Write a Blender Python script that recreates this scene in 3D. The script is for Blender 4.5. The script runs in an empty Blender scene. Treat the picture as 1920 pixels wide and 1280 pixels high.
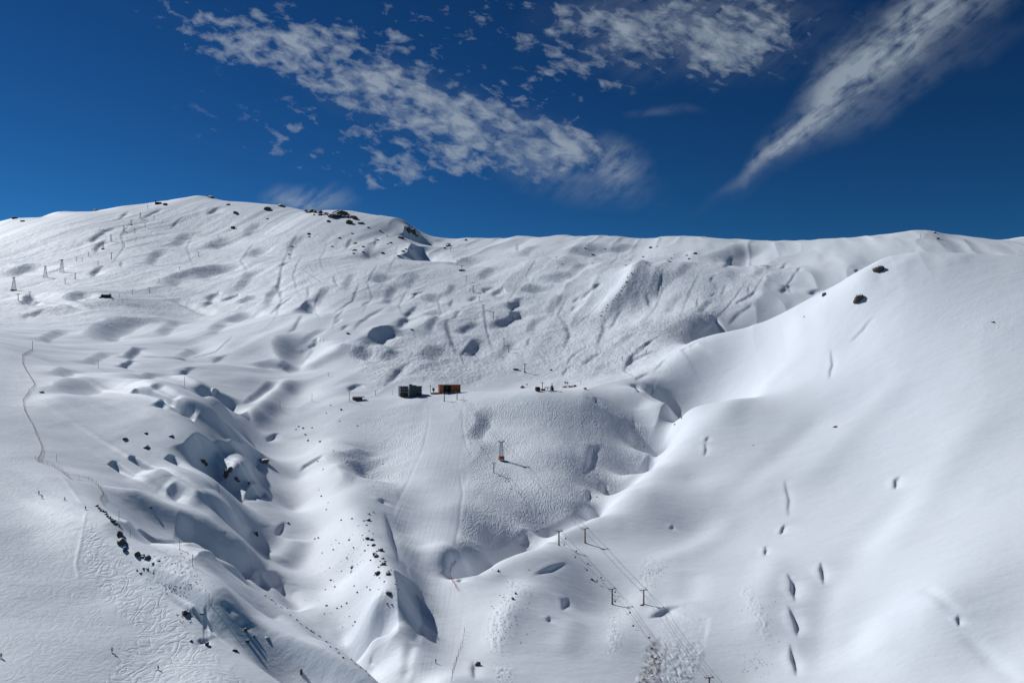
import bpy, bmesh, math, random
import numpy as np
from mathutils import Vector, Matrix
random.seed(7)
rng = np.random.RandomState(11)
sc = bpy.context.scene
COL = sc.collection

# ------------------------------------------------------------------ camera
F, U0, V0 = 1493.33, 960.0, 690.0           # focal length / principal column / horizon row of the photograph (1920 px wide)
cam = bpy.data.objects.new('camera', bpy.data.cameras.new('camera'))
COL.objects.link(cam)
cam.data.sensor_width = 36.0
cam.data.lens = 28.0
cam.data.shift_y = 50.0/1920.0
cam.data.clip_start = 1.0
cam.data.clip_end = 60000.0
cam.rotation_euler = (math.radians(90), 0, 0)
sc.camera = cam

# ------------------------------------------------------------------ sun, sky, exposure
SUN_EL = math.radians(38.5)
SDIR = np.array([0.83, -0.56]); SDIR /= np.linalg.norm(SDIR)     # horizontal direction in which shadows fall
CDIR = np.array([-SDIR[1], SDIR[0]])
sun = bpy.data.objects.new('sun', bpy.data.lights.new('sun', 'SUN'))
COL.objects.link(sun)
sun.data.energy = 3.65
sun.data.angle = math.radians(0.5)
sun.data.color = (0.965, 0.985, 1.0)
tosun = Vector((-SDIR[0]*math.cos(SUN_EL), -SDIR[1]*math.cos(SUN_EL), math.sin(SUN_EL)))
sun.rotation_euler = tosun.to_track_quat('Z', 'Y').to_euler()

sc.view_settings.view_transform = 'Standard'
sc.view_settings.look = 'None'
sc.view_settings.exposure = 0.0
sc.view_settings.gamma = 1.0

world = bpy.data.worlds.new('World')
sc.world = world
world.use_nodes = True
wn, wl = world.node_tree.nodes, world.node_tree.links
wn.clear()
def W(kind, **kw):
    n = wn.new(kind)
    for k, v in kw.items(): setattr(n, k, v)
    return n
def wm(op, a, b=None, c=None, clamp=False):
    n = wn.new('ShaderNodeMath'); n.operation = op; n.use_clamp = clamp
    for i, x in enumerate((a, b, c)):
        if x is None: continue
        if hasattr(x, 'default_value') or hasattr(x, 'is_linked'): wl.new(x, n.inputs[i])
        else: n.inputs[i].default_value = x
    return n.outputs[0]
sky = W('ShaderNodeTexSky', sky_type='NISHITA', sun_disc=False)
sky.sun_elevation = SUN_EL
sky.sun_rotation = math.atan2(tosun.x, tosun.y)
sky.altitude = 3000.0
sky.air_density = 1.0
sky.dust_density = 0.3
sky.ozone_density = 2.5
SKY_STRENGTH = 0.09
TINT = (.044, .130, .160, 1); CLOUD = (4.0, 4.7, 5.4, 1)     # colours before the strength
# clouds: thin high cloud given by direction; s = east/north ratio, t = up/north ratio of the view direction
tc = W('ShaderNodeTexCoord'); sp = W('ShaderNodeSeparateXYZ'); wl.new(tc.outputs['Generated'], sp.inputs[0])
dn = wm('MAXIMUM', sp.outputs[1], 0.02)
cs, ct = wm('DIVIDE', sp.outputs[0], dn), wm('DIVIDE', sp.outputs[2], dn)
def wnoise(kx, ky, rot, seed, detail=6.0, rough=.6, dist=0.0):
    c, s_ = math.cos(rot), math.sin(rot)
    a = wm('MULTIPLY_ADD', cs, c*kx, wm('MULTIPLY', ct, s_*kx)); b = wm('MULTIPLY_ADD', cs, -s_*ky, wm('MULTIPLY', ct, c*ky))
    v = W('ShaderNodeCombineXYZ'); wl.new(a, v.inputs[0]); wl.new(b, v.inputs[1]); v.inputs[2].default_value = seed
    n = W('ShaderNodeTexNoise'); wl.new(v.outputs[0], n.inputs['Vector']); n.inputs['Scale'].default_value = 1.0
    n.inputs['Detail'].default_value = detail; n.inputs['Roughness'].default_value = rough; n.inputs['Distortion'].default_value = dist
    return n.outputs['Fac']
warp = W('ShaderNodeTexNoise'); wc = W('ShaderNodeCombineXYZ'); wl.new(cs, wc.inputs[0]); wl.new(ct, wc.inputs[1]); wl.new(wc.outputs[0], warp.inputs['Vector'])
warp.inputs['Scale'].default_value = 9.0; warp.inputs['Detail'].default_value = 5.0; wsep = W('ShaderNodeSeparateColor'); wl.new(warp.outputs['Color'], wsep.inputs[0])
csw = wm('MULTIPLY_ADD', wm('SUBTRACT', wsep.outputs[0], .5), .07, cs); ctw = wm('MULTIPLY_ADD', wm('SUBTRACT', wsep.outputs[1], .5), .06, ct)
def patch(u, v, ru, rv, deg, w):
    """soft elliptical area of cloud"""
    s0, t0, a, b, r = (u-U0)/F, (V0-v)/F, ru/F, rv/F, math.radians(-deg)
    c, s_ = math.cos(r), math.sin(r)
    x = wm('MULTIPLY', wm('ADD', wm('MULTIPLY', wm('SUBTRACT', csw, s0), c), wm('MULTIPLY', wm('SUBTRACT', ctw, t0), s_)), 1/a)
    y = wm('MULTIPLY', wm('SUBTRACT', wm('MULTIPLY', wm('SUBTRACT', ctw, t0), c), wm('MULTIPLY', wm('SUBTRACT', csw, s0), s_)), 1/b)
    r2 = wm('ADD', wm('MULTIPLY', x, x), wm('MULTIPLY', y, y))
    m_ = W('ShaderNodeMapRange', interpolation_type='SMOOTHSTEP'); wl.new(wm('SQRT', r2), m_.inputs[0])
    for i_, x_ in ((1, 1.5), (2, .0), (3, 0.0), (4, w)): m_.inputs[i_].default_value = x_
    return m_.outputs[0]
def wsum(L):
    o = L[0]
    for x in L[1:]: o = wm('ADD', o, x)
    return o
puffs = wsum([patch(520,95,230,50,20,.45), patch(640,150,270,62,20,.5), patch(800,190,290,75,22,.55), patch(960,235,210,80,16,.55), patch(1050,262,120,55,8,.35), patch(700,262,310,75,8,.38), patch(800,300,150,36,8,.4), patch(690,322,120,26,5,.35),
              patch(430,75,150,60,20,.28), patch(640,50,300,45,8,.3), patch(880,40,250,60,0,.34), patch(1050,140,160,60,0,.34), patch(1310,30,240,95,5,.72), patch(1180,70,180,80,0,.4), patch(1390,80,150,60,-25,.42)])
wisps = wsum([patch(1760,20,240,66,-37,.75), patch(1620,130,210,46,-42,.66), patch(1510,235,130,27,-42,.6), patch(1440,300,90,14,-38,.4), patch(1165,298,44,55,-60,.6), patch(1245,204,60,8,4,.16), patch(580,374,70,30,5,.75),
              patch(990,250,150,50,14,.12), patch(800,195,260,60,20,.12), patch(1060,320,150,50,12,.3), patch(1640,205,300,26,-30,.16), patch(1300,40,240,95,0,.3), patch(1490,270,110,14,-30,.25)])
n1 = wnoise(40, 70, -.30, 1.7, 6, .55, .25); n2 = wnoise(9, 15, -.34, 5.2, 3, .5, .3)
n3 = wnoise(10, 60, .66, 3.3, 5, .55, .5); n4 = wnoise(38, 60, .5, 8.1, 5, .55, .3)
def spread(n, g): return wm('MULTIPLY', wm('SUBTRACT', n, .5), g)
na = wm('ADD', spread(n1, 3.2), spread(n2, 1.3))
da = wm('MULTIPLY', wm('ADD', wm('ADD', wm('MINIMUM', puffs, .95), -.53), na), 1.05, clamp=True)
da = wm('MULTIPLY', da, wm('MULTIPLY', puffs, 4.0, clamp=True))
db = wm('MULTIPLY', wm('MINIMUM', wisps, 1.0), wm('ADD', wm('ADD', spread(n3, 2.6), spread(n4, 2.2)), .72, clamp=True), clamp=True)
alpha = wm('MULTIPLY', wm('SUBTRACT', 1.0, wm('MULTIPLY', wm('SUBTRACT', 1.0, da), wm('SUBTRACT', 1.0, db))), .68, clamp=True)
# very clear, dry high-altitude air
gm = W('ShaderNodeGamma'); wl.new(sky.outputs[0], gm.inputs[0]); gm.inputs[1].default_value = 1.6
tint = W('ShaderNodeMix', data_type='RGBA', blend_type='MULTIPLY'); tint.inputs[0].default_value = 1.0
wl.new(gm.outputs[0], tint.inputs[6]); tint.inputs[7].default_value = TINT
mixc = W('ShaderNodeMix', data_type='RGBA'); wl.new(alpha, mixc.inputs[0]); wl.new(tint.outputs[2], mixc.inputs[6])
mixc.inputs[7].default_value = CLOUD

bg = W('ShaderNodeBackground'); bg.inputs['Strength'].default_value = SKY_STRENGTH
wout = W('ShaderNodeOutputWorld')
wl.new(mixc.outputs[2], bg.inputs['Color'])
wl.new(bg.outputs[0], wout.inputs['Surface'])
# ------------------------------------------------------------------ terrain: base form
# control points: (image column, image row, depth in metres) of ground that was surveyed from the photograph
LINES = [
 # far skyline
 [(-260,470,2700),(-100,440,2750),(0,416,2800),(25,409,2800),(60,412,2820),(110,396,2850),(180,395,2880),(220,387,2900),(290,381,2950),(330,373,3000),
  (370,367,3050),(400,371,3040),(430,378,3000),(520,385,2900),(560,391,2850),(640,395,2750),(690,404,2700),(758,418,2600),(780,433,2590),
  (806,450,2580),(840,455,2600),(875,448,2650),(985,442,2650),(1060,447,2600),(1130,451,2550),(1240,445,2450),(1290,447,2400),(1420,457,2300),
  (1500,455,2200),(1560,453,2150),(1640,442,2050),(1690,437,2000),(1730,435,1980),(1770,441,1990),(1830,450,2000),(1870,450,2050),(1920,447,2100),(2100,440,2100),(2220,440,2100)],
 # near crest of the right slope
 [(870,1085,440),(900,1072,455),(950,1050,480),(1000,1030,505),(1050,1003,540),(1120,975,590),(1180,916,655),(1225,885,705),(1260,832,770),(1276,784,830),(1240,757,890),
  (1200,732,940),(1237,705,985),(1285,665,1010),(1357,632,1040),(1440,605,1060),(1540,552,1000),(1640,503,920),(1700,494,900),(1800,488,880),(1920,486,870),(2100,490,850),(2220,490,840)],
 # lower left shoulder edge
 [(165,940,390),(195,960,378),(230,983,362),(260,1005,355),(327,1028,350),(362,1043,345),(447,1070,340),(473,1086,335),(517,1120,325),(563,1150,318),(640,1205,303),(700,1260,290),(760,1330,275)],
 # fence crest, left
 [(20,650,760),(45,700,660),(60,770,560),(70,830,495),(110,862,470),(165,888,455),(195,912,430)],
 # creek
 [(560,690,1010),(500,735,870),(450,790,725),(470,830,680),(500,862,630),(497,930,548),(500,970,505),(465,1015,472),(520,1065,442),(565,1143,406),(640,1215,382),(700,1275,366)],
 # spur crest with the rocks
 [(650,748,850),(640,800,760),(625,850,650),(640,930,545),(690,1000,465),(720,1060,420),(745,1118,385),(755,1170,364),(757,1205,350)],
 # piste
 [(830,750,850),(815,800,765),(800,850,690),(800,950,560),(790,1050,465),(800,1100,430),(815,1170,385),(817,1238,342),(800,1300,315),(790,1500,250)],
]
HIDDEN = []
for (u,v,Y) in LINES[0]: HIDDEN.append((u, v+70, Y*1.22))
for (u,v,Y) in LINES[1][:11]: HIDDEN.append((u-4, v+22, Y+28))
for (u,v,Y) in LINES[1][14:]: HIDDEN.append((u, v+45, Y*1.18))
for (u,v,Y) in LINES[2][3:]: HIDDEN.append((u+5, v+(5 if u < 420 else 24 if u < 500 else 50), Y+(32 if u < 500 else 36)))
PTS = [
 # left hillside
 (60,930,392),(60,1000,352),(60,1100,312),(60,1200,277),(60,1280,254),(60,1500,207),(200,1220,279),(300,1250,276),(200,1100,320),(300,1150,306),(400,1140,308),(420,1190,297),(400,1280,268),(560,1280,276),(560,1200,296),(480,1150,312),(300,1500,225),(560,1500,232),
 (-200,700,560),(-200,975,340),(-200,1146,285),(-200,1280,243),(-200,600,900),(-200,520,1900),(0,1000,345),
 # wall left of the creek
 (230,885,487),(300,940,456),(300,985,420),(400,960,455),(450,1000,462),(350,1010,417),(480,1075,425),(520,1110,415),(420,1040,425),
 (100,750,588),(200,760,594),(200,830,525),(300,800,568),(300,860,513),(330,830,545),(380,820,572),(440,832,610),(425,900,532),(370,905,488),(400,880,545),(400,912,490),
 (250,730,640),(370,740,652),(400,770,620),(330,690,860),(420,760,690),(100,680,760),(200,700,740),
 # far left cirque
 (50,480,2200),(50,540,1700),(50,590,1300),(50,622,1000),(200,640,980),(200,600,1250),(200,556,1450),(200,500,1900),(200,440,2400),
 (370,430,2600),(370,500,2000),(370,560,1600),(370,600,1400),(370,650,1100),(300,640,1040),(420,640,1110),(500,660,1090),(450,700,900),
 (500,600,1260),(500,560,1500),(500,500,1850),(500,430,2500),(600,600,1220),(600,550,1500),(600,500,1800),(600,440,2350),(650,645,1090),(600,690,990),(700,700,970),(760,690,1010),(800,705,985),(700,600,1260),
 (760,640,1140),(750,560,1500),(750,500,1850),(740,450,2350),
 # plateau
 (760,742,870),(840,736,880),(900,742,850),(900,734,950),(1000,747,830),(1000,733,940),(1080,729,930),(1100,745,850),(1150,735,900),(700,742,880),(720,752,840),
 # centre cirque
 (930,660,1150),(950,610,1310),(900,560,1560),(870,510,1870),(850,475,2250),(1000,560,1570),(1000,500,1900),(1000,470,2250),(1100,500,1870),(1100,470,2200),(1100,560,1520),
 (1200,690,1050),(1150,650,1150),(1050,650,1180),(1250,640,1180),(1300,600,1300),(1400,560,1450),(1450,520,1620),(1500,490,1820),(1200,600,1350),(1195,508,1640),(1300,540,1500),(1350,490,1900),(1230,492,1900),
 (1600,480,1760),(1800,478,1700),(1920,476,1700),
 # piste face
 (700,800,770),(700,850,700),(700,900,630),(760,860,680),(880,850,695),(880,900,640),(850,950,560),(860,1000,520),(760,1000,508),(840,1050,470),(850,1100,432),(765,1240,338),
 (950,800,775),(950,850,710),(950,900,650),(950,950,598),(950,1000,552),(900,1040,500),(870,1050,480),(1000,1003,558),(1060,950,615),(1060,900,668),(1060,850,720),(1060,800,785),(1100,963,620),(1180,898,703),(1150,850,765),(1200,850,772),(1150,800,812),(1200,762,872),(1220,785,845),
 # spur flank
 (560,800,775),(520,780,800),(570,850,690),(560,900,620),(550,960,560),(600,1000,505),(560,1060,470),(600,1100,440),(650,1150,402),(650,1080,440),(700,1150,378),(650,1200,388),(700,1210,365),(700,1245,350),(560,740,900),(600,730,900),
 # right hill bottom
 (880,1130,412),(888,1180,384),(895,1240,350),(950,1150,392),(950,1090,440),(1000,1100,430),(1000,1200,372),(1000,1280,338),(1100,1070,480),(1100,1150,425),(1148,1132,450),(1207,1132,448),(1200,1200,390),(1200,1280,350),(1048,1022,522),(1097,1017,532),
 (950,1500,265),(1200,1500,270),(1500,1500,285),(1900,1500,245),
 # right slope
 (1500,700,850),(1400,800,730),(1400,900,630),(1300,900,650),(1300,1000,565),(1250,1050,505),(1400,1100,455),(1400,1200,402),(1400,1280,368),(1500,1150,420),(1500,1250,375),(1600,1200,390),(1600,1000,515),(1600,800,690),(1600,640,840),
 (1800,600,780),(1800,800,620),(1800,1000,460),(1750,1130,385),(1700,1250,348),(1800,1165,368),(1850,1250,336),(1900,1150,368),(1910,1040,414),(1910,1280,318),(2150,1000,410),(2150,700,640),(2150,1280,300),
]
def dens(L, step=24.0):
    out = []
    for a, b in zip(L[:-1], L[1:]):
        n = max(1, int(math.hypot(b[0]-a[0], b[1]-a[1])/step + 0.5))
        for k in range(n):
            t = k/n
            out.append((a[0]+(b[0]-a[0])*t, a[1]+(b[1]-a[1])*t, math.exp(math.log(a[2])*(1-t)+math.log(b[2])*t)))
    out.append(L[-1]); return out
CP = []
for L in LINES: CP += dens(L)
CP += HIDDEN + PTS
CP = np.array(CP, float)
cx = np.stack([(CP[:,0]-U0)/F, np.log(CP[:,2]/700.0)], 1)
cv = (V0-CP[:,1])/F
def kern(r2):
    return np.where(r2 > 1e-12, 0.5*r2*np.log(np.maximum(r2, 1e-12)), 0.0)
N = len(cx)
d2 = ((cx[:,None]-cx[None])**2).sum(-1)
A = np.zeros((N+3, N+3)); A[:N,:N] = kern(d2) + np.eye(N)*2e-5
A[:N,N] = 1; A[:N,N+1:] = cx; A[N:,:N] = A[:N,N:].T
WT = np.linalg.solve(A, np.concatenate([cv, np.zeros(3)]))

NU, NY = 1290, 1330
UA, UB, YA, YB = -250.0, 2170.0, 190.0, 3500.0
ug = np.linspace(UA, UB, NU); qg = np.linspace(math.log(YA), math.log(YB), NY); yg = np.exp(qg)
def tps_grid(nu, nq):
    us = np.linspace(UA, UB, nu); qs = np.linspace(math.log(YA), math.log(YB), nq)
    P, Q = np.meshgrid((us-U0)/F, qs-math.log(700.0), indexing='ij')
    pq = np.stack([P.ravel(), Q.ravel()], 1)
    out = np.empty(len(pq))
    for i in range(0, len(pq), 20000):
        b = pq[i:i+20000]
        r2 = ((b[:,None]-cx[None])**2).sum(-1)
        out[i:i+20000] = kern(r2)@WT[:N] + WT[N] + b@WT[N+1:]
    return out.reshape(nu, nq)
def cubmat(n, m):
    M = np.zeros((m, n)); x = np.linspace(0, n-1, m)
    for r, t in enumerate(x):
        i = min(int(t), n-2); f = t-i
        w = (-.5*f+f*f-.5*f**3, 1-2.5*f*f+1.5*f**3, .5*f+2*f*f-1.5*f**3, -.5*f*f+.5*f**3)
        for k in range(4): M[r, min(max(i-1+k, 0), n-1)] += w[k]
    return M
NC = (300, 260)
base_c = tps_grid(*NC)                       # tangent of the elevation angle, coarse
def up(a, nu, ny): return cubmat(a.shape[0], nu) @ a @ cubmat(a.shape[1], ny).T

class Grid:
    def __init__(s, nu, ny):
        s.nu, s.ny = nu, ny
        s.u = np.linspace(UA, UB, nu); s.y = np.exp(np.linspace(math.log(YA), math.log(YB), ny))
        s.Y = np.broadcast_to(s.y[None], (nu, ny)).copy()
        s.X = (s.u[:,None]-U0)/F*s.y[None]
        s.Zb = up(base_c, nu, ny)*s.Y
        s.Z = s.Zb.copy()
        s.S = s.X*SDIR[0]+s.Y*SDIR[1]; s.C = s.X*CDIR[0]+s.Y*CDIR[1]
    def vis(s): s.V = V0 - F*s.Z/s.Y
    def col(s, u):
        t = min(max((u-UA)/(UB-UA)*(s.nu-1), 0), s.nu-1.001); i = int(t); f = t-i
        return s.V[i]*(1-f)+s.V[i+1]*f
    def hit(s, u, v, far=False):
        """first ground point seen along the ray through image point (u, v)"""
        c = s.col(u); k = np.nonzero(c <= v)[0]
        j = k[0] if len(k) else int(np.argmin(c))
        if j == 0: Y = s.y[0]
        elif not len(k): Y = s.y[j]
        else:
            f = (c[j-1]-v)/max(c[j-1]-c[j], 1e-9); f = min(max(f, 0), 1)
            Y = s.y[j-1]*(1-f)+s.y[j]*f
        return ((u-U0)/F*Y, Y)
    def height(s, X, Y):
        u = U0+F*X/Y
        a = min(max((u-UA)/(UB-UA)*(s.nu-1), 0), s.nu-1.001); b = (math.log(Y)-math.log(YA))/(math.log(YB)-math.log(YA))*(s.ny-1)
        b = min(max(b, 0), s.ny-1.001); i, j = int(a), int(b); f, g = a-i, b-j
        Z = s.Z
        return (Z[i,j]*(1-f)+Z[i+1,j]*f)*(1-g)+(Z[i,j+1]*(1-f)+Z[i+1,j+1]*f)*g
def sstep(x): x = np.clip(x, 0, 1); return x*x*(3-2*x)
def vnoise(x, y, seed):
    xi, yi = np.floor(x).astype(np.int64), np.floor(y).astype(np.int64); fx, fy = x-xi, y-yi
    def hsh(i, j):
        n = (i*374761393 + j*668265263 + seed*974711) & 0x7fffffff
        n = ((n ^ (n >> 13))*1274126177) & 0x7fffffff
        return ((n ^ (n >> 16)) & 0xffff)/65535.0-.5
    sx, sy = fx*fx*fx*(fx*(fx*6-15)+10), fy*fy*fy*(fy*(fy*6-15)+10)
    return (hsh(xi,yi)*(1-sx)+hsh(xi+1,yi)*sx)*(1-sy)+(hsh(xi,yi+1)*(1-sx)+hsh(xi+1,yi+1)*sx)*sy

def lipfeat(G, fe, coarse):
    """wind lip: slow rise, drop between lip and foot, slow recovery (drop measured in metres along the shadow direction)"""
    lip, foot, k, tail, sharp, lens = fe
    nl = max(len(lip), len(foot))
    def conv(L):
        out = []
        for (u, v) in L: out.append(coarse.hit(u, v))
        a = np.array(out); c = a@CDIR; s = a@SDIR; o = np.argsort(c); return c[o], s[o]
    cl, sl = conv(lip); cf, sf = conv(foot)
    c0, c1 = max(cl[0], cf[0]) , min(cl[-1], cf[-1])
    c0 = min(cl[0], cf[0])*.5 + c0*.5; c1 = max(cl[-1], cf[-1])*.5 + c1*.5
    if c1-c0 < 1.0: c1 = c0+1.0
    cc = np.linspace(c0, c1, 24)
    L = np.interp(cc, cl, sl); E = np.interp(cc, cf, sf) - L
    E = np.maximum(E, 0.6)
    lm = float(np.mean(E)); ext = min(0.5*(c1-c0), max(1.2*lm, 0.25*(c1-c0)))
    T1 = tail*lm; T2 = 0.8*tail*lm
    R = 4.0
    m = (G.C > c0-ext) & (G.C < c1+ext) & (G.S > L.min()-R*T1) & (G.S < (L+E).max()+R*T2)
    if not m.any(): return
    c = G.C[m]; s = G.S[m]
    l = np.interp(c, cc, L); e = np.interp(c, cc, E)
    if lens:
        t = np.clip((c-c0)/(c1-c0), 0, 1)
        e = e*(0.04+0.96*np.clip(1-np.abs(2*t-1)**1.8, 0, 1)**1.2)
        e = e*(1+.5*(1.0 if lm > 7 else .3)*vnoise(c/max(.55*lm,1.2)+l[0]*.013, 0*c+c0*.07, 9))
        na_ = 1.0 if lm > 7 else .35
        l = l+0.22*na_*lm*vnoise(c/max(lm,2.0)*.8+l[0]*.01, 0*c+c0*.13, 5)
    a = k*0.7*e
    tp = sstep((c-c0+ext)/(ext+.25*(c1-c0)))*sstep((c1+ext-c)/(ext+.25*(c1-c0)))
    x = (s-l)/e
    xx = np.clip(x, 0, 1)
    if sharp: pr = 0.5-(xx*1.55-.55*xx**2.2)
    else: pr = 0.5-sstep(x)
    pre = .16 if lens else .34                       # share of the drop that stands above the old surface
    pr = pr-.5+pre
    h = np.where(x < 0, pre*np.exp(np.minimum(x*e, 0)/T1), np.where(x > 1, (pre-1)*np.exp(-np.maximum((x-1)*e, 0)/T2), pr))
    G.Z[m] += h*a*tp
def ridgefeat(G, fe, coarse):
    """ridge (h > 0) or groove (h < 0) along a line, half widths in metres on either side"""
    pts, h, wl_, wr_ = fe
    P = np.array([coarse.hit(u, v) for u, v in pts])
    R = 3.0*max(wl_, wr_)
    m = (G.X > P[:,0].min()-R) & (G.X < P[:,0].max()+R) & (G.Y > P[:,1].min()-R) & (G.Y < P[:,1].max()+R)
    if not m.any(): return
    x, y = G.X[m], G.Y[m]
    best = np.full(x.shape, 1e9); sd = np.zeros_like(x); tt = np.zeros_like(x)
    lens = np.hypot(*(P[1:]-P[:-1]).T); cum = np.concatenate([[0], np.cumsum(lens)]); tot = cum[-1]
    for i in range(len(P)-1):
        a = P[i]; d = P[i+1]-a; l2 = d@d+1e-9
        t = np.clip(((x-a[0])*d[0]+(y-a[1])*d[1])/l2, 0, 1)
        px, py = x-a[0]-t*d[0], y-a[1]-t*d[1]
        dd = np.hypot(px, py); b = dd < best
        best[b] = dd[b]; sd[b] = np.sign(d[0]*py-d[1]*px)[b]; tt[b] = ((cum[i]+t*lens[i])/max(tot,1e-6))[b]
    w = np.where(sd > 0, wl_, wr_)
    tp = sstep(tt/.25+.15)*sstep((1-tt)/.25+.15)
    G.Z[m] += h*np.exp(-(best/w)**2*.9)*tp
def creasefeat(G, fe, coarse):
    """winding crease cut by melt water or wind: steep on the sunny side, gentle recovery on the other"""
    pts, k = fe
    P = np.array([coarse.hit(p[0], p[1]) for p in pts]); Wd = np.array([max(p[2], 1.5) for p in pts])*P[:,1]/F
    d0 = P[-1]-P[0]; left_down = (-d0[1]*SDIR[0]+d0[0]*SDIR[1]) > 0
    R = 9*Wd.max()
    m = (G.X > P[:,0].min()-R) & (G.X < P[:,0].max()+R) & (G.Y > P[:,1].min()-R) & (G.Y < P[:,1].max()+R)
    if not m.any(): return
    x, y = G.X[m], G.Y[m]
    best = np.full(x.shape, 1e9); sd = np.zeros_like(x); tt = np.zeros_like(x); ww = np.ones_like(x)
    lens = np.hypot(*(P[1:]-P[:-1]).T); cum = np.concatenate([[0], np.cumsum(lens)]); tot = max(cum[-1], 1e-6)
    for i in range(len(P)-1):
        a = P[i]; d = P[i+1]-a; l2 = d@d+1e-9
        t = np.clip(((x-a[0])*d[0]+(y-a[1])*d[1])/l2, 0, 1)
        ex, ey = x-a[0]-t*d[0], y-a[1]-t*d[1]; dd = np.hypot(ex, ey); b = dd < best
        best[b] = dd[b]; sd[b] = np.sign(d[0]*ey-d[1]*ex)[b]; tt[b] = ((cum[i]+t*lens[i])/tot)[b]; ww[b] = (Wd[i]+t*(Wd[i+1]-Wd[i]))[b]
    down = (sd > 0) == left_down
    q = best/ww
    tp = np.clip(1-np.abs(2*tt-1)**2.2, 0, 1)
    prof = np.where(down, np.exp(-q/2.1)*.7+.3*np.exp(-(q/1.0)**2), np.exp(-(q/.42)**2))
    h = -k*.62*ww*prof + .16*k*ww*np.where(down, 0, np.exp(-((q-1.1)/.9)**2)*np.clip(q/.6, 0, 1))
    G.Z[m] += h*tp
def shadow_offset(pts, w, up=None):
    """stroke (centre line, width px) -> lip and foot lines on either side along the way shadows fall"""
    dx, dy = 0.96, 0.28
    n = len(pts); lip, foot = [], []
    for i, p in enumerate(pts):
        ww = p[2] if len(p) > 2 else w
        lip.append((p[0]-dx*ww/2, p[1]-dy*ww/2)); foot.append((p[0]+dx*ww/2, p[1]+dy*ww/2))
    return lip, foot
def S(pts, w, k=.85, tail=3.6, sharp=True):
    mu, mv = sum(p[0] for p in pts)/len(pts), sum(p[1] for p in pts)/len(pts)
    if mv < 735 and sharp and mu < 1420:                          # far slopes: long narrow hollows
        pts = [(mu+(p[0]-mu)*1.45, mv+(p[1]-mv)*1.45)+tuple(p[2:]) for p in pts]; w *= .85; k *= .74 if w < 13 else .9
    if sharp and max(p[2] if len(p) > 2 else w for p in pts) <= 19:
        r_ = random.Random(int(mu*7+mv)); q = []; far = mv < 735
        pts = [(p[0], p[1], p[2] if len(p) > 2 else w) for p in pts]
        if len(pts) == 2: pts = [pts[0], tuple((pts[0][i]+pts[1][i])/2 for i in range(3)), pts[1]]
        e0 = tuple(pts[0][i]*1.6-pts[1][i]*.6 for i in range(2))+(pts[0][2]*.4,); e1 = tuple(pts[-1][i]*1.6-pts[-2][i]*.6 for i in range(2))+(pts[-1][2]*.4,)
        if far: pts = [e0]+pts+[e1]
        for a, b in zip(pts[:-1], pts[1:]):
            for t in (0, .5): q.append((a[0]+(b[0]-a[0])*t+r_.uniform(-.22,.22)*w, a[1]+(b[1]-a[1])*t+r_.uniform(-.1,.1)*w, a[2]+(b[2]-a[2])*t))
        q.append(pts[-1]); FEATS.append(('V', (q, k*(.72 if far else 1.1 if mu > 1400 else .8)))); return
    if mv < 735 and sharp: sharp = False; k *= .9
    n = []
    for a, b in zip(pts[:-1], pts[1:]):
        for t in (0, .34, .67): n.append(tuple(a[i]+(b[i]-a[i])*t for i in range(min(len(a), len(b)))))
    n.append(pts[-1])
    l, f = shadow_offset(n, w); FEATS.append(('L', (l, f, k, tail, sharp, sharp)))
def Pt(lip, foot, k=1.0, tail=2.0, sharp=True):
    FEATS.append(('L', (lip, foot, k*.76, tail, sharp, False)))
def Rg(pts, h, wl_=8.0, wr_=None): FEATS.append(('R', (pts, h, wl_, wr_ or wl_)))
FEATS = []
# far left cirque
S([(238,400),(230,408)],8); S([(299,396),(281,405)],11); S([(345,409),(338,413),(330,421)],6); S([(407,393),(398,400)],15)
S([(204,434),(192,440),(183,448)],15); S([(197,455),(186,467)],15); S([(193,504),(182,515)],18); S([(229,490),(228,497)],7)
S([(420,503),(360,518)],55,.5,2,False); S([(407,556),(395,569)],20); S([(441,555),(428,561)],18); S([(58,560),(48,572)],26,.6)
S([(85,588),(62,594)],20,.5); Rg([(310,562),(350,575),(400,590)],-6,14,9); S([(255,655),(240,668)],26,.7)
Pt([(150,627),(168,606),(200,592),(250,590)],[(195,643),(228,626),(262,612),(288,602)],.42,1.6,False)
S([(428,667),(412,676)],15); S([(120,505),(100,512)],22,.4); S([(155,555),(130,565)],30,.3,2,False); S([(60,500),(20,512)],30,.35,2,False)
S([(460,590),(430,600)],35,.45,2,False); S([(470,560),(455,566)],24,.5); S([(340,520),(310,535)],40,.3,2,False); S([(265,430),(240,440)],22,.2)
Rg([(265,668),(300,669),(345,674),(378,681)],-3,4); Rg([(60,580),(72,574),(100,572),(160,580)],-4,6)
S([(485,470),(470,480)],30,.3,2,False); S([(420,450),(395,462)],30,.3,2,False); S([(130,690),(105,700)],40,.3,2,False)
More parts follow.
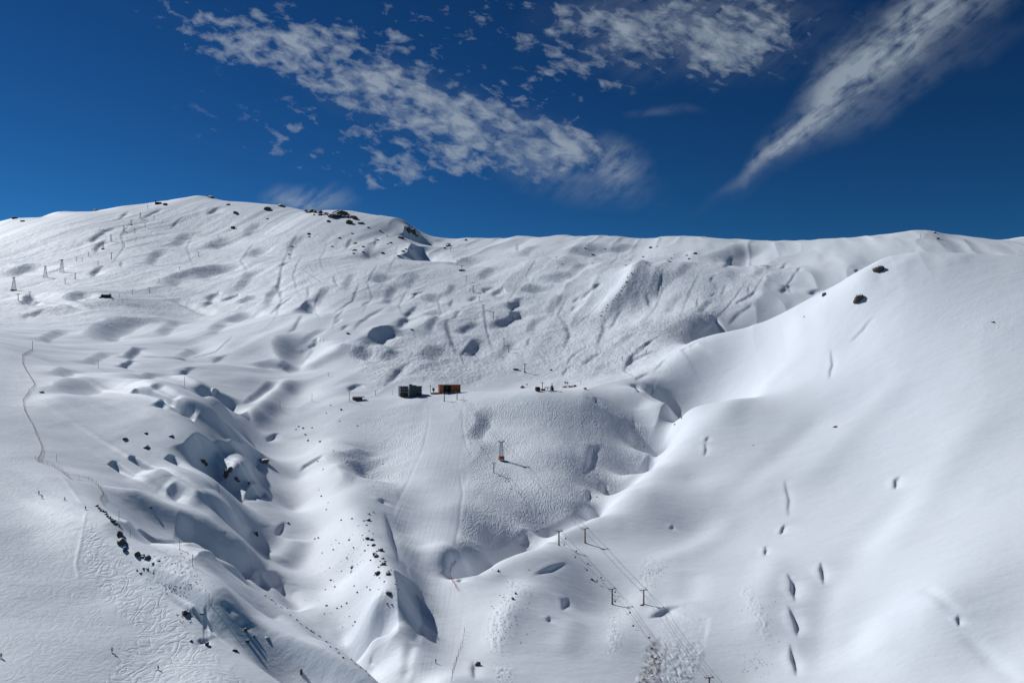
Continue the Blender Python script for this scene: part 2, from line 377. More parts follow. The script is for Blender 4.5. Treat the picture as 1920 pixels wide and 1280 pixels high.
# centre cirque
S([(549,471),(546,481)],6); S([(537,496),(529,504)],11); S([(528,528),(522,542)],8); S([(529,549),(528,555)],6)
S([(532,571),(518,582),(504,590)],9,.9); Pt([(562,580),(566,572),(574,566)],[(586,586),(588,580),(584,572)],1.0); S([(579,548),(579,559)],6)
S([(628,526),(631,538)],5); S([(664,555),(658,568),(645,576),(632,583)],6); S([(690,568),(684,574)],8)
S([(709,587),(696,594),(688,601),(677,610)],11); S([(775,587),(768,595),(765,603)],16); S([(763,607),(753,617)],22)
S([(790,552),(778,556)],12,.7); S([(779,557),(776,563)],7); S([(562,602),(558,612),(550,619)],10); S([(637,602),(633,607)],7); S([(652,615),(644,619)],9)
Pt([(530,692),(513,662),(507,643),(515,631)],[(562,692),(574,674),(587,661),(594,650)],.62,1.5,False); S([(594,643),(588,653)],16)
Pt([(684,638),(690,629),(700,620),(714,617)],[(718,649),(728,641),(745,634),(786,631)],.95,1.6)
S([(886,611),(864,622)],26,.65); S([(846,624),(850,640),(857,652)],18,.65); S([(892,640),(877,657)],30,.75); S([(968,595),(935,608)],30,.75)
S([(923,547),(910,553)],17); S([(942,553),(932,560)],17); S([(893,564),(886,570)],15); S([(849,571),(846,579)],9); S([(862,595),(856,601)],10)
S([(977,572),(966,585)],21); S([(977,591),(971,597)],13); S([(993,638),(991,645)],7); S([(911,601),(913,615),(920,637)],6)
Pt([(768,453),(756,437),(759,423)],[(802,471),(810,463),(803,451)],1.7,1.4); Pt([(764,481),(767,470),(772,458)],[(810,490),(797,478),(786,467)],1.5,1.4)
S([(658,454),(652,464)],8); S([(707,451),(705,461)],7); S([(690,655),(670,668)],40,.4,2,False); S([(820,655),(800,672)],40,.35,2,False)
S([(740,660),(720,672)],30,.35,2,False); S([(815,560),(800,568)],35,.35,2,False); S([(720,520),(700,532)],40,.3,2,False); S([(880,490),(860,500)],40,.35,2,False); S([(820,590),(800,596)],30,.3,2,False)
S([(1060,520),(1030,530)],40,.3,2,False); S([(1010,545),(985,552)],40,.35,2,False); S([(1120,470),(1090,480)],50,.35,2,False); S([(1175,462),(1155,470)],30,.35)
# right cirque
S([(972,463),(972,476)],6); S([(1117,540),(1108,546),(1099,554)],11); S([(1125,533),(1118,538)],9); S([(1086,559),(1080,564)],9); S([(1080,574),(1075,580)],8,.8)
S([(1241,526),(1238,540),(1235,554)],5); S([(1214,563),(1217,575)],7); Rg([(1206,498),(1186,512),(1176,528),(1163,546),(1150,560),(1138,576),(1118,602)],12,16,22)
S([(1240,520),(1215,545),(1190,575)],60,.35,1.6,False); S([(1160,592),(1154,600),(1149,608)],6); S([(1135,606),(1132,620),(1127,636)],11)
S([(1060,611),(1066,622),(1068,630),(1061,642)],10); S([(1090,655),(1081,662),(1072,672)],7); S([(1118,667),(1103,678)],14,.7); S([(1066,690),(1059,700)],10,.7)
S([(1373,491),(1364,501)],11); S([(1400,472),(1362,490)],60,.4,2,False); S([(1336,523),(1334,529)],5); S([(1360,539),(1356,550)],5); S([(1404,546),(1404,554)],4); S([(1339,553),(1335,559)],5)
S([(1412,556),(1405,562),(1399,567)],8); S([(1394,568),(1384,575)],8,.7); S([(1308,567),(1309,578)],5); Rg([(1336,598),(1343,612),(1354,630)],-6,6); S([(1335,619),(1319,630)],5); S([(1318,630),(1322,642)],4)
S([(1388,597),(1375,609)],11,.7); S([(1408,583),(1399,591)],9,.7); S([(1213,652),(1205,661),(1193,666)],9); S([(1193,675),(1183,683)],16); Rg([(1240,661),(1215,668),(1195,677)],-3,4)
S([(1245,681),(1233,693)],11,.7); S([(1214,704),(1201,713)],13); Rg([(1186,722),(1190,730),(1197,735)],-4,4); S([(1300,655),(1285,662)],20,.5); S([(1480,540),(1470,552)],14,.6); S([(1536,547),(1524,553)],14,.8); S([(1500,505),(1497,514)],5); S([(1475,497),(1467,507)],6,.8); S([(1610,508),(1606,513)],5)
# gully between plateau and right slope, plateau front
S([(1226,746),(1218,744)],14,.8); Pt([(1228,802),(1234,786),(1240,768)],[(1258,809),(1268,794),(1277,784)],.9,1.6)
S([(1131,838,8),(1115,848,13),(1110,865,13),(1107,880,11),(1096,897,5)],10); S([(1117,746),(1117,759)],5); S([(1188,794),(1182,800)],12,.5); S([(1196,821),(1184,839)],16,.5)
S([(1231,852,16),(1218,870,22),(1208,888,18)],16,.75); S([(1107,924,9),(1104,938,13),(1107,949,9)],10); S([(1139,923),(1130,932)],16,.7)
Pt([(1100,961),(1060,976),(1020,993),(960,1019),(920,1036)],[(1120,974),(1078,991),(1038,1009),(985,1033),(950,1050)],.38,1.5); Pt([(849,1073),(855,1063),(871,1054)],[(868,1084),(886,1077),(889,1058)],1.0,1.6); S([(868,1086),(860,1092)],11,.9)
S([(990,1010),(975,1025)],12,.7); S([(905,778),(905,796),(888,820)],34,.45,1.6,False); S([(690,845),(655,858)],50,.35,2,False)
Pt([(642,902),(630,872),(648,862),(690,857)],[(664,912),(690,886),(720,870),(742,854)],.40,1.7,False)
# creek valley, upper
Pt([(452,756),(467,738),(485,725),(500,711)],[(463,758),(488,742),(506,730),(522,715)],.6,1.6,False); Pt([(455,682),(485,675),(506,671)],[(510,693),(526,691),(542,697)],.5,1.6,False)
S([(360,694),(345,701)],17); S([(244,680,10),(229,687,22)],18); Rg([(362,736),(395,745),(425,760),(452,780)],-10,11,7); S([(272,737),(256,746)],26,.75)
Rg([(288,728),(315,745),(338,757)],-4,5); Rg([(290,762),(330,776),(368,791)],-5,7,5); Pt([(82,742),(100,716),(145,705)],[(165,746),(195,736),(228,726)],.45,1.6,False); Rg([(400,770),(435,795),(470,825)],-5,8)
Rg([(250,720),(330,765),(400,800)],5,14,9); Rg([(330,700),(380,722),(440,757)],6,14,8); S([(285,700),(270,708)],30,.4,2,False); S([(470,775),(455,785)],20,.5)
# gorge and ribs
S([(226,871),(207,881)],30,.95); S([(262,862),(250,872)],40,.9); S([(332,858),(312,871)],28,.9)
Pt([(412,917),(370,882),(346,852),(340,838),(370,819)],[(428,917),(420,897),(408,872),(404,856),(424,840)],1.15,1.3); Pt([(425,839),(437,829),(462,834)],[(470,882),(482,872),(502,862)],1.0,1.3)
Rg([(424,912),(430,890),(445,876),(470,870),(488,884)],9,9,7); Pt([(443,936),(460,926),(482,914)],[(476,938),(493,938),(499,924)],1.0,1.5)
Rg([(205,910),(275,935),(350,972),(400,1003),(450,1033),(500,1066)],8,16,8); Rg([(250,893),(330,900),(375,924),(430,958),(470,985)],7,14,8); Rg([(335,1012),(400,1040),(460,1078)],5,12,8)
Pt([(392,977),(342,942),(310,916)],[(432,988),(392,957),(352,922)],.8,1.5); Pt([(447,967),(417,937),(395,918)],[(464,967),(452,947),(432,926)],.8,1.5)
Rg([(330,985),(380,1010),(430,1050),(475,1083)],-6,9); S([(475,995),(455,1008)],24,.7); S([(430,1000),(400,985)],26,.6); Rg([(500,1062),(540,1110),(563,1142)],-4,6)
S([(535,1095),(520,1105)],20,.6); S([(430,1040),(415,1050)],30,.6); S([(490,1075),(475,1085)],26,.6)
# spur
S([(614,852,5),(595,863,9),(575,878,9),(560,889,5)],8); S([(525,811,5),(512,820,12),(501,829,5)],8); S([(535,979,7),(528,992,10),(517,1006,5)],8); S([(674,725),(661,731)],16); S([(758,692,12),(748,703,17),(737,714,16)],16)
S([(724,962,8),(732,995,12),(742,1030,12),(749,1057,8)],10,.9); Pt([(738,1070),(745,1110),(746,1150),(748,1188)],[(760,1075),(786,1130),(793,1165),(778,1199)],.8,1.6); S([(720,938),(716,946)],10); Rg([(772,1200),(766,1235),(762,1280)],-1.2,2.5)
S([(700,1228),(694,1240)],8,.8); Rg([(560,1010),(540,1035),(520,1055)],3,8)
# lower left shoulder
Pt([(482,1277),(430,1226),(395,1187),(358,1152),(378,1136)],[(606,1279),(604,1240),(586,1196),(550,1162),(490,1138)],.58,1.2,False); Pt([(370,1050),(410,1057),(447,1071)],[(430,1092),(456,1106),(476,1119)],.7,1.4); Pt([(231,983),(262,991),(292,1004)],[(280,1016),(310,1023),(332,1029)],.7,1.4)
S([(385,1195),(378,1205)],12,.8); S([(392,1140),(382,1150)],16,.7); Pt([(350,1140),(358,1137)],[(385,1165),(400,1160)],.8,1.4); S([(460,1160),(452,1172)],14,.7); S([(570,1160),(560,1170)],14,.6); S([(430,1130),(420,1140)],16,.5)
# right hill and right slope
S([(1331,821),(1323,832)],6); S([(1323,832),(1326,845),(1321,858)],6); S([(1264,986),(1257,993)],5,.8); S([(1560,666),(1563,688),(1557,705)],6,.9); S([(1634,603),(1618,620),(1601,637)],6,.8)
S([(1690,892),(1680,903),(1680,919)],8); S([(1473,984),(1464,1004)],6); S([(1474,900),(1480,940),(1481,972)],7,.45); S([(1438,1024),(1436,1044)],6); S([(1541,1053,4),(1542,1075,11),(1546,1099,5)],8)
S([(1479,1075,5),(1487,1095,12),(1490,1115,12),(1491,1130,5)],8); S([(1477,1134,4),(1490,1160,13),(1496,1180,13),(1496,1197,6)],8); S([(1480,1206,5),(1486,1225,8),(1492,1245,13),(1495,1270,8)],8)
S([(1797,1154,4),(1799,1166,9),(1799,1176,4)],6); Rg([(1728,1103),(1765,1125),(1797,1152)],-.5,3); Rg([(1800,1180),(1850,1230),(1920,1290)],-.6,4)
S([(1068,1122,5),(1062,1134,13),(1054,1146,5)],8); S([(1033,1154,5),(1028,1167,10)],8); S([(1064,1057,5),(1030,1071,8),(998,1082,5)],7,.9)
S([(1215,1161,6),(1240,1153,16),(1258,1143,12),(1277,1136,6)],10); S([(889,1238,10),(890,1258,13),(890,1274,9)],12)
Rg([(1640,503),(1560,560),(1470,640)],4,30,30)

# berms and boot tracks along the left piste, fold lines of the right slope
Rg([(163,955),(152,1010),(142,1055),(150,1092)],.22,.7); Rg([(110,885),(140,920),(158,945)],.22,1.0)
Rg([(1520,640),(1440,720),(1340,800)],2.2,14); Rg([(1700,700),(1600,800),(1480,930)],2.0,15); Rg([(1560,760),(1460,860),(1340,950)],-1.6,12); Rg([(1860,760),(1760,880),(1640,1060)],1.8,16); Rg([(1380,960),(1300,1030),(1220,1070)],1.3,10)
Rg([(1720,900),(1620,1020),(1560,1130)],-1.5,12); Rg([(1460,1040),(1430,1120),(1420,1220)],1.6,10); Rg([(1560,1080),(1540,1180),(1530,1270)],-1.4,8); Rg([(1660,1150),(1640,1240)],1.2,9)
Rg([(1230,1080),(1180,1160),(1150,1250)],1.0,7); Rg([(1080,1160),(1050,1230)],.9,6); Rg([(990,1100),(950,1160),(930,1230)],1.6,7); Rg([(1300,1070),(1290,1130)],-1.2,8)

Rg([(806,752),(803,800),(790,850),(772,890),(752,930),(738,970)],-.22,1.0); Rg([(868,760),(868,800),(876,840),(890,862)],-.28,1.1); Rg([(862,880),(868,930),(858,1000),(850,1050)],-.3,1.0)

for (a_, w_, k_) in [([(520,540),(505,556),(498,575)],16,.5),([(470,520),(455,535),(440,545)],18,.45),([(610,545),(598,560),(590,575)],18,.5),([(660,520),(650,535),(645,548)],16,.45),([(740,540),(728,555),(722,570)],18,.5),([(600,620),(585,628),(570,640)],16,.5),
                     ([(820,600),(808,612),(800,625)],18,.5),([(850,540),(840,552),(832,562)],16,.45),([(960,640),(945,655),(935,668)],20,.45),([(1010,600),(998,612),(990,625)],18,.5),([(1050,560),(1038,572),(1030,585)],18,.5),([(1090,500),(1078,512),(1068,522)],20,.45),
                     ([(1270,560),(1258,575),(1250,590)],18,.5),([(1330,570),(1318,582),(1310,592)],14,.5),([(1290,500),(1278,512),(1270,522)],20,.45),([(1440,500),(1428,512),(1420,520)],18,.45),([(1180,630),(1165,642),(1155,650)],18,.45),([(420,600),(405,612),(395,622)],24,.45),
                     ([(330,600),(312,612),(300,625)],26,.4),([(370,650),(350,662),(335,672)],24,.45),([(200,660),(180,670),(165,680)],26,.4),([(300,470),(285,482),(275,492)],22,.4),([(350,440),(335,452),(325,460)],22,.4),([(560,450),(548,462),(540,470)],20,.4),([(480,420),(468,430),(460,438)],18,.4),
                     ([(700,460),(690,472),(684,482)],16,.45),([(780,520),(768,530),(760,540)],20,.4),([(920,510),(908,522),(900,530)],20,.4),([(1000,470),(988,480),(980,488)],18,.4),([(690,640),(676,652),(668,660)],20,.4),([(120,620),(100,628),(80,640)],26,.4)]:
    S(a_, w_*1.1, k_*.62, 3.4, False)

Rg([(548,706),(512,735),(482,765),(458,792)],6,12,9); Rg([(652,642),(630,652),(595,675),(560,694)],7,16,22)

# winding melt-water courses that link the hollows
S([(549,470),(540,485),(532,500),(528,520),(524,540),(529,555),(518,580),(500,592)],5,.8); S([(590,520),(610,535),(640,545),(664,556)],4,.6); S([(640,588),(632,600),(628,610)],5,.8); S([(742,480),(735,500),(728,515)],4,.6)
S([(1130,558),(1120,573),(1105,588),(1090,600)],4,.7); S([(1380,558),(1365,580),(1345,600)],4,.8); S([(1302,538),(1291,560),(1283,582)],4,.7); S([(1425,535),(1412,556),(1404,570)],4,.7); S([(1222,653),(1205,662),(1190,673),(1180,690),(1194,700),(1210,706)],6,.9)
S([(1200,721),(1190,728),(1197,738),(1215,748),(1235,758)],6,.9); S([(1236,535),(1240,555),(1232,575),(1220,590)],4,.7); S([(1060,612),(1050,590),(1062,570)],4,.6); S([(965,560),(955,575),(960,590),(950,605)],4,.7); S([(830,560),(822,575),(826,590),(815,605)],4,.7); S([(700,520),(690,540),(696,555),(686,572)],4,.7)
S([(420,640),(405,655),(380,664)],5,.7); S([(560,500),(552,520),(556,535)],4,.7); S([(470,470),(455,490),(462,505)],5,.6); S([(240,430),(228,445),(232,460),(220,475)],4,.7); S([(360,450),(352,465),(358,478)],4,.6); S([(610,470),(602,485),(606,498)],4,.6); S([(1000,510),(990,525),(996,540)],4,.6); S([(1160,480),(1150,495)],4,.6); S([(1490,520),(1478,535),(1482,548)],4,.7)
S([(880,650),(868,665),(874,680)],5,.7); S([(760,560),(750,575),(756,586)],5,.7); S([(600,560),(592,575),(597,590)],4,.7)

def apply_all(G, coarse):
    G.Z = G.Zb.copy()
    for kind, fe in FEATS:
        {'L': lipfeat, 'R': ridgefeat, 'V': creasefeat}[kind](G, fe, coarse)
CG = Grid(520, 520); CG.vis()
for it in range(3):
    NG = Grid(520, 520); apply_all(NG, CG); NG.Z = 0.5*CG.Z+0.5*NG.Z if it else NG.Z; NG.vis(); CG = NG
G = Grid(NU, NY); apply_all(G, CG)
G.vis(); G.U = np.broadcast_to(G.u[:,None], G.V.shape)
# ------------------------------------------------------------------ snow relief that is too small to survey: drifts and sastrugi
G.L = G.X-.28*G.Y; G.D = 700*np.log(G.Y/700)              # across / along the fall line
def inpoly(poly, soft=14.0):
    """smooth membership of every ground vertex in a zone outlined on the photograph"""
    P = np.array(poly, float); m = (G.U > P[:,0].min()-60) & (G.U < P[:,0].max()+60) & (G.V > P[:,1].min()-60) & (G.V < P[:,1].max()+60)
    out = np.zeros(G.V.shape, np.float32)
    x, y = G.U[m]+10*vnoise(G.U[m]/23, G.V[m]/23, 21), G.V[m]+10*vnoise(G.U[m]/23, G.V[m]/23, 22)
    ins = np.zeros(x.shape, bool); dist = np.full(x.shape, 1e9)
    for a, b in zip(P, np.roll(P, -1, 0)):
        cr = ((a[1] > y) != (b[1] > y))
        with np.errstate(divide='ignore', invalid='ignore'):
            ins ^= cr & (x < (b[0]-a[0])*(y-a[1])/(b[1]-a[1])+a[0])
        d = b-a; t = np.clip(((x-a[0])*d[0]+(y-a[1])*d[1])/(d@d), 0, 1)
        dist = np.minimum(dist, np.hypot(x-a[0]-t*d[0], y-a[1]-t*d[1]))
    out[m] = sstep(.5+np.where(ins, dist, -dist)/(2*soft)); return out
G.U = np.broadcast_to(G.u[:,None], G.V.shape)
Z_right = inpoly([(850,1095),(1000,1035),(1120,980),(1215,905),(1270,800),(1200,722),(1300,660),(1440,605),(1640,500),(2200,480),(2200,1700),(850,1700)], 10)
Z_face = np.maximum(inpoly([(875,752),(1130,745),(1215,800),(1220,870),(1120,950),(1000,1000),(862,1050),(868,960),(885,880),(868,800)], 10),
                    inpoly([(700,775),(795,750),(795,800),(765,890),(735,940),(650,905),(636,862)], 14))
Z_far = inpoly([(-300,500),(370,380),(800,470),(1200,470),(1500,500),(1230,700),(1060,722),(960,700),(700,560),(300,600),(-300,640)], 25)
Z_far2 = np.maximum(inpoly([(1000,560),(1240,600),(1300,600),(1180,690),(1090,715),(1000,690)], 20), inpoly([(640,640),(900,620),(980,690),(900,720),(700,720)], 20))
Z_piste = np.maximum(inpoly([(802,748),(868,748),(872,800),(880,870),(872,930),(855,1010),(845,1060),(868,1120),(868,1200),(850,1300),(765,1300),(795,1180),(760,1060),(735,990),(750,920),(790,850)], 5),
                    .4*inpoly([(-250,700),(40,660),(48,760),(60,850),(110,880),(160,930),(140,1060),(200,1160),(330,1290),(-250,1290)], 8))
Z_left = inpoly([(160,960),(230,1060),(300,1110),(350,1180),(420,1240),(480,1290),(180,1290),(260,1180),(150,1080)], 14)
Z_ava = inpoly([(1205,1168),(1235,1160),(1260,1146),(1285,1140),(1326,1156),(1324,1190),(1314,1235),(1296,1285),(1195,1285),(1215,1235),(1225,1200)], 7)
near = np.clip(1-Z_right, 0, 1); near_s = 1-inpoly([(830,1140),(1000,1065),(1130,1010),(1235,915),(1300,800),(1240,722),(1330,665),(1460,625),(1650,530),(2200,510),(2200,1700),(830,1700)], 45)
smooth_s = inpoly([(800,740),(870,740),(880,900),(850,1300),(740,1300),(740,960)], 40)
q = G.Y.clip(250, 2600)
amp_fine = (0.35+0.65*near)*(1-.8*Z_piste); amp_big = (.32+.68*near_s)*(1-.6*smooth_s)*(1-.55*sstep((560-G.U)/160)*sstep((G.Y-1300)/500))
for (wl_, amp, sd) in ((260, 3.8, 6), (120, 2.9, 1), (56, 1.7, 2), (26, .75, 3), (11, .14, 4)):
    big = wl_ > 50
    fade = np.clip(wl_*70.0/q, 0, 1)*np.clip((q/800)**(1.0 if big else .5), .3, 2.2)
    wx, wy = 14*vnoise(G.X/90, G.Y/90, sd+60), 14*vnoise(G.X/90+9, G.Y/90, sd+61)
    n = vnoise((G.L+wx)/wl_+sd*7.3, (G.D+wy)/(wl_*1.5)-sd*3.1, sd)*2
    if big:
        r = 1-np.abs(vnoise((G.L+wy)/wl_*.9-sd, (G.D+wx)/(wl_*1.7)+sd*5.1, sd+30))*2.6
        n = .75*n+.5*r*r*(.6+.4*sstep((G.U-550)/400))
    G.Z += amp*fade*n*(amp_big if big else amp_fine)
Z_lump = np.maximum.reduce([inpoly([(960,1085),(990,1095),(960,1150),(935,1220),(905,1200),(925,1150)], 8), inpoly([(300,1030),(355,1040),(372,1075),(350,1110),(290,1095),(270,1050)], 8), inpoly([(1140,1150),(1160,1150),(1165,1220),(1140,1230)], 8),
    inpoly([(1385,1105),(1410,1100),(1445,1190),(1430,1200)], 6), inpoly([(1195,1065),(1225,1045),(1240,1085),(1205,1105)], 8), inpoly([(930,1250),(960,1245),(960,1285),(925,1285)], 6), .7*inpoly([(620,960),(690,1000),(720,1070),(740,1130),(700,1140),(650,1060)], 12), .6*inpoly([(600,800),(660,770),(690,790),(640,850),(600,850)], 10), .5*inpoly([(1640,560),(1920,580),(1920,640),(1840,640)], 20)])
G.Z += Z_lump*(.5*np.abs(vnoise(G.X/1.5, G.Y/2.4, 71))+.3*vnoise(G.X/.9, G.Y/1.4, 72))
# wind ribs that run down the wall left of the creek
Z_rib = np.maximum(inpoly([(205,900),(300,880),(400,920),(470,980),(520,1060),(565,1140),(640,1210),(560,1150),(470,1075),(370,1035),(270,985)], 14), .6*inpoly([(90,700),(250,720),(370,740),(450,800),(380,820),(300,860),(160,880),(80,820)], 25))
ra, rb = G.X*.43+G.Y*.90, G.X*.90-G.Y*.43
rw = 5*vnoise(rb/55, ra/30, 81)
G.Z += Z_rib*(1.5*vnoise((ra+rw)/11, rb/85, 82)+.8*vnoise((ra+rw)/5, rb/60, 83)+.35*vnoise((ra+rw)/2.3, rb/30, 84))
# packed, skied-out snow and moguls
mog = vnoise(G.X/7.0, G.Y/9.0, 41)+.6*vnoise(G.X/3.4, G.Y/4.5, 42)
G.Z += mog*.22*(Z_face+.8*Z_left*.6)
mogf = vnoise(G.X/16.0, G.Y/22.0, 43)+.7*vnoise(G.X/8.0, G.Y/12.0, 44)
G.Z += mogf*1.15*np.maximum(Z_far*.8, Z_far2)
# avalanche: slab slid away, blocky debris below the crown
t = np.clip((G.V-1150)/120.0, 0, 1)
G.Z += Z_ava*(-.55*(1-t*.8)+(np.abs(vnoise(G.X/1.5, G.Y/1.9, 51))*1.0+np.abs(vnoise(G.X/3.1, G.Y/4.0, 52))*1.1)*(.15+.85*sstep((t-.25)*2)))

G.vis()
def ground(u, v, dz=0.0):
    X, Y = G.hit(u, v); return Vector((X, Y, G.height(X, Y)+dz))
def gz(X, Y): return G.height(X, Y)
def px(Y): return Y/F                        # metres per photograph pixel at depth Y
# ------------------------------------------------------------------ terrain mesh
nv = NU*NY
co = np.stack([G.X, G.Y, G.Z], -1).reshape(-1, 3).astype(np.float32)
ii = np.arange(NU-1)[:,None]*NY+np.arange(NY-1)[None]
quads = np.stack([ii, ii+NY, ii+NY+1, ii+1], -1).reshape(-1, 4).astype(np.int32)
me = bpy.data.meshes.new('snow_slopes')
me.vertices.add(nv); me.vertices.foreach_set('co', co.ravel())
me.loops.add(quads.size); me.loops.foreach_set('vertex_index', quads.ravel())
me.polygons.add(len(quads)); me.polygons.foreach_set('loop_start', np.arange(0, quads.size, 4, dtype=np.int32))
me.update(calc_edges=True)
me.polygons.foreach_set('use_smooth', np.ones(len(quads), bool))
terrain = bpy.data.objects.new('snow_slopes', me); COL.objects.link(terrain)
terrain['kind'] = 'structure'; terrain['label'] = 'snow covered mountain slopes with pistes, gullies and wind drifts'
for nm, arr in (('tracked', Z_face), ('scraped', np.maximum(np.maximum(Z_left, .55*Z_far2), np.clip(Z_piste*.9, 0, .36)*(G.U < 500))), ('groomed', Z_piste), ('far_tracked', np.maximum(Z_far*.75, Z_far2)), ('open_slope', Z_right), ('bare_ground', inpoly([(1212,1215),(1232,1195),(1240,1230),(1232,1290),(1196,1290)], 6))):
    at = me.attributes.new(nm, 'FLOAT', 'POINT'); at.data.foreach_set('value', np.ascontiguousarray(arr, dtype=np.float32).ravel())
class NT:
    """small helper for procedural materials"""
    def __init__(s, name):
        s.m = bpy.data.materials.new(name); s.m.use_nodes = True; s.t = s.m.node_tree; s.b = s.t.nodes['Principled BSDF']
    def n(s, kind, **kw):
        x = s.t.nodes.new(kind)
        for k, v in kw.items(): setattr(x, k, v)
        return x
    def set(s, x, key, v):
        if hasattr(v, 'is_linked'): s.t.links.new(v, x.inputs[key])
        else: x.inputs[key].default_value = v
    def math(s, op, a, b=0.0, c=0.0, clamp=False):
        x = s.n('ShaderNodeMath', operation=op); x.use_clamp = clamp
        for i, v in enumerate((a, b, c)): s.set(x, i, v)
        return x.outputs[0]
    def pos(s, sx=1, sy=1, sz=1, rot=0.0, off=(0,0,0)):
        g = s.n('ShaderNodeNewGeometry'); mp = s.n('ShaderNodeMapping'); s.set(mp, 'Vector', g.outputs['Position'])
        mp.inputs['Scale'].default_value = (sx, sy, sz); mp.inputs['Rotation'].default_value = (0, 0, rot); mp.inputs['Location'].default_value = off
        return mp.outputs[0]
    def noise(s, vec, scale=1.0, detail=3.0, rough=.5, dist=0.0):
        x = s.n('ShaderNodeTexNoise'); s.set(x, 'Vector', vec); x.inputs['Scale'].default_value = scale
        x.inputs['Detail'].default_value = detail; x.inputs['Roughness'].default_value = rough; x.inputs['Distortion'].default_value = dist
        return x.outputs['Fac']
    def attr(s, name): return s.n('ShaderNodeAttribute', attribute_name=name).outputs['Fac']
    def bump(s, h, dist, strength=1.0, normal=None):
        x = s.n('ShaderNodeBump'); s.set(x, 'Height', h); x.inputs['Distance'].default_value = dist; s.set(x, 'Strength', strength)
        if normal is not None: s.set(x, 'Normal', normal)
        return x.outputs[0]
    def mix(s, f, a, b):
        x = s.n('ShaderNodeMix', data_type='RGBA'); s.set(x, 0, f); s.set(x, 6, a); s.set(x, 7, b); return x.outputs[2]
sn = NT('snow')
def contour(sx, sy, rot, k, off, det=2.0):
    f = sn.noise(sn.pos(sx, sy, .02, rot, off), 1.0, det, .45)
    return sn.math('ABSOLUTE', sn.math('SINE', sn.math('MULTIPLY', f, k)))
def thin(x): return sn.math('POWER', x, .45)
tr = sn.math('MULTIPLY', thin(contour(1/13, 1/40, .14, 42, (3,1,0))), thin(contour(1/11, 1/34, -.2, 40, (11,7,0))))
tr = sn.math('MULTIPLY', tr, thin(contour(1/18, 1/40, .45, 52, (23,5,0))))
scr = sn.math('MULTIPLY', thin(contour(1/9, 1/14, .9, 26, (5,2,0))), thin(contour(1/12, 1/7, .3, 26, (8,9,0))))
gro = sn.noise(sn.pos(1/1.6, 1/60, .02, .06), 1.0, 4, .6)
farn = sn.noise(sn.pos(1/5.0, 1/8.0, .1, .1), 1.0, 5, .65)
fine = sn.noise(sn.pos(1/4.5, 1/2.4, .2, .55), 1.0, 6, .62)
broad = sn.noise(sn.pos(1/26, 1/12, .03, .6), 1.0, 5, .55)
N_ = sn.bump(broad, 1.7, .34)
N_ = sn.bump(fine, .42, sn.math('MULTIPLY_ADD', sn.attr('open_slope'), -.05, .55), N_)
N_ = sn.bump(farn, 2.6, sn.math('MULTIPLY', sn.attr('far_tracked'), 1.0), N_)
N_ = sn.bump(gro, .35, sn.math('MULTIPLY', sn.attr('groomed'), .55), N_)
N_ = sn.bump(scr, .22, sn.math('MULTIPLY', sn.attr('scraped'), .9), N_)
N_ = sn.bump(tr, .27, sn.math('MULTIPLY', sn.attr('tracked'), sn.math('MULTIPLY_ADD', sn.noise(sn.pos(1/45, 1/60, .01), 1.0, 3, .5), 2.6, -.35, clamp=True)), N_)
col = sn.mix(sn.noise(sn.pos(1/120, 1/90, .01), 1.0, 4, .5), (.75, .785, .83, 1), (.79, .82, .86, 1))
bare = sn.math('MULTIPLY', sn.attr('bare_ground'), sn.math('MULTIPLY_ADD', sn.noise(sn.pos(1/1.6, 1/3.2, .3), 1.0, 4, .6), 5.0, -2.1, clamp=True), clamp=True)
col = sn.mix(bare, col, sn.mix(sn.noise(sn.pos(.8, .8, .8), 1.0, 4, .6), (.16,.125,.095,1), (.38,.34,.30,1)))
sn.set(sn.b, 'Base Color', col); sn.set(sn.b, 'Normal', N_)
sn.b.inputs['Roughness'].default_value = .62; sn.b.inputs['Specular IOR Level'].default_value = .25
me.materials.append(sn.m)


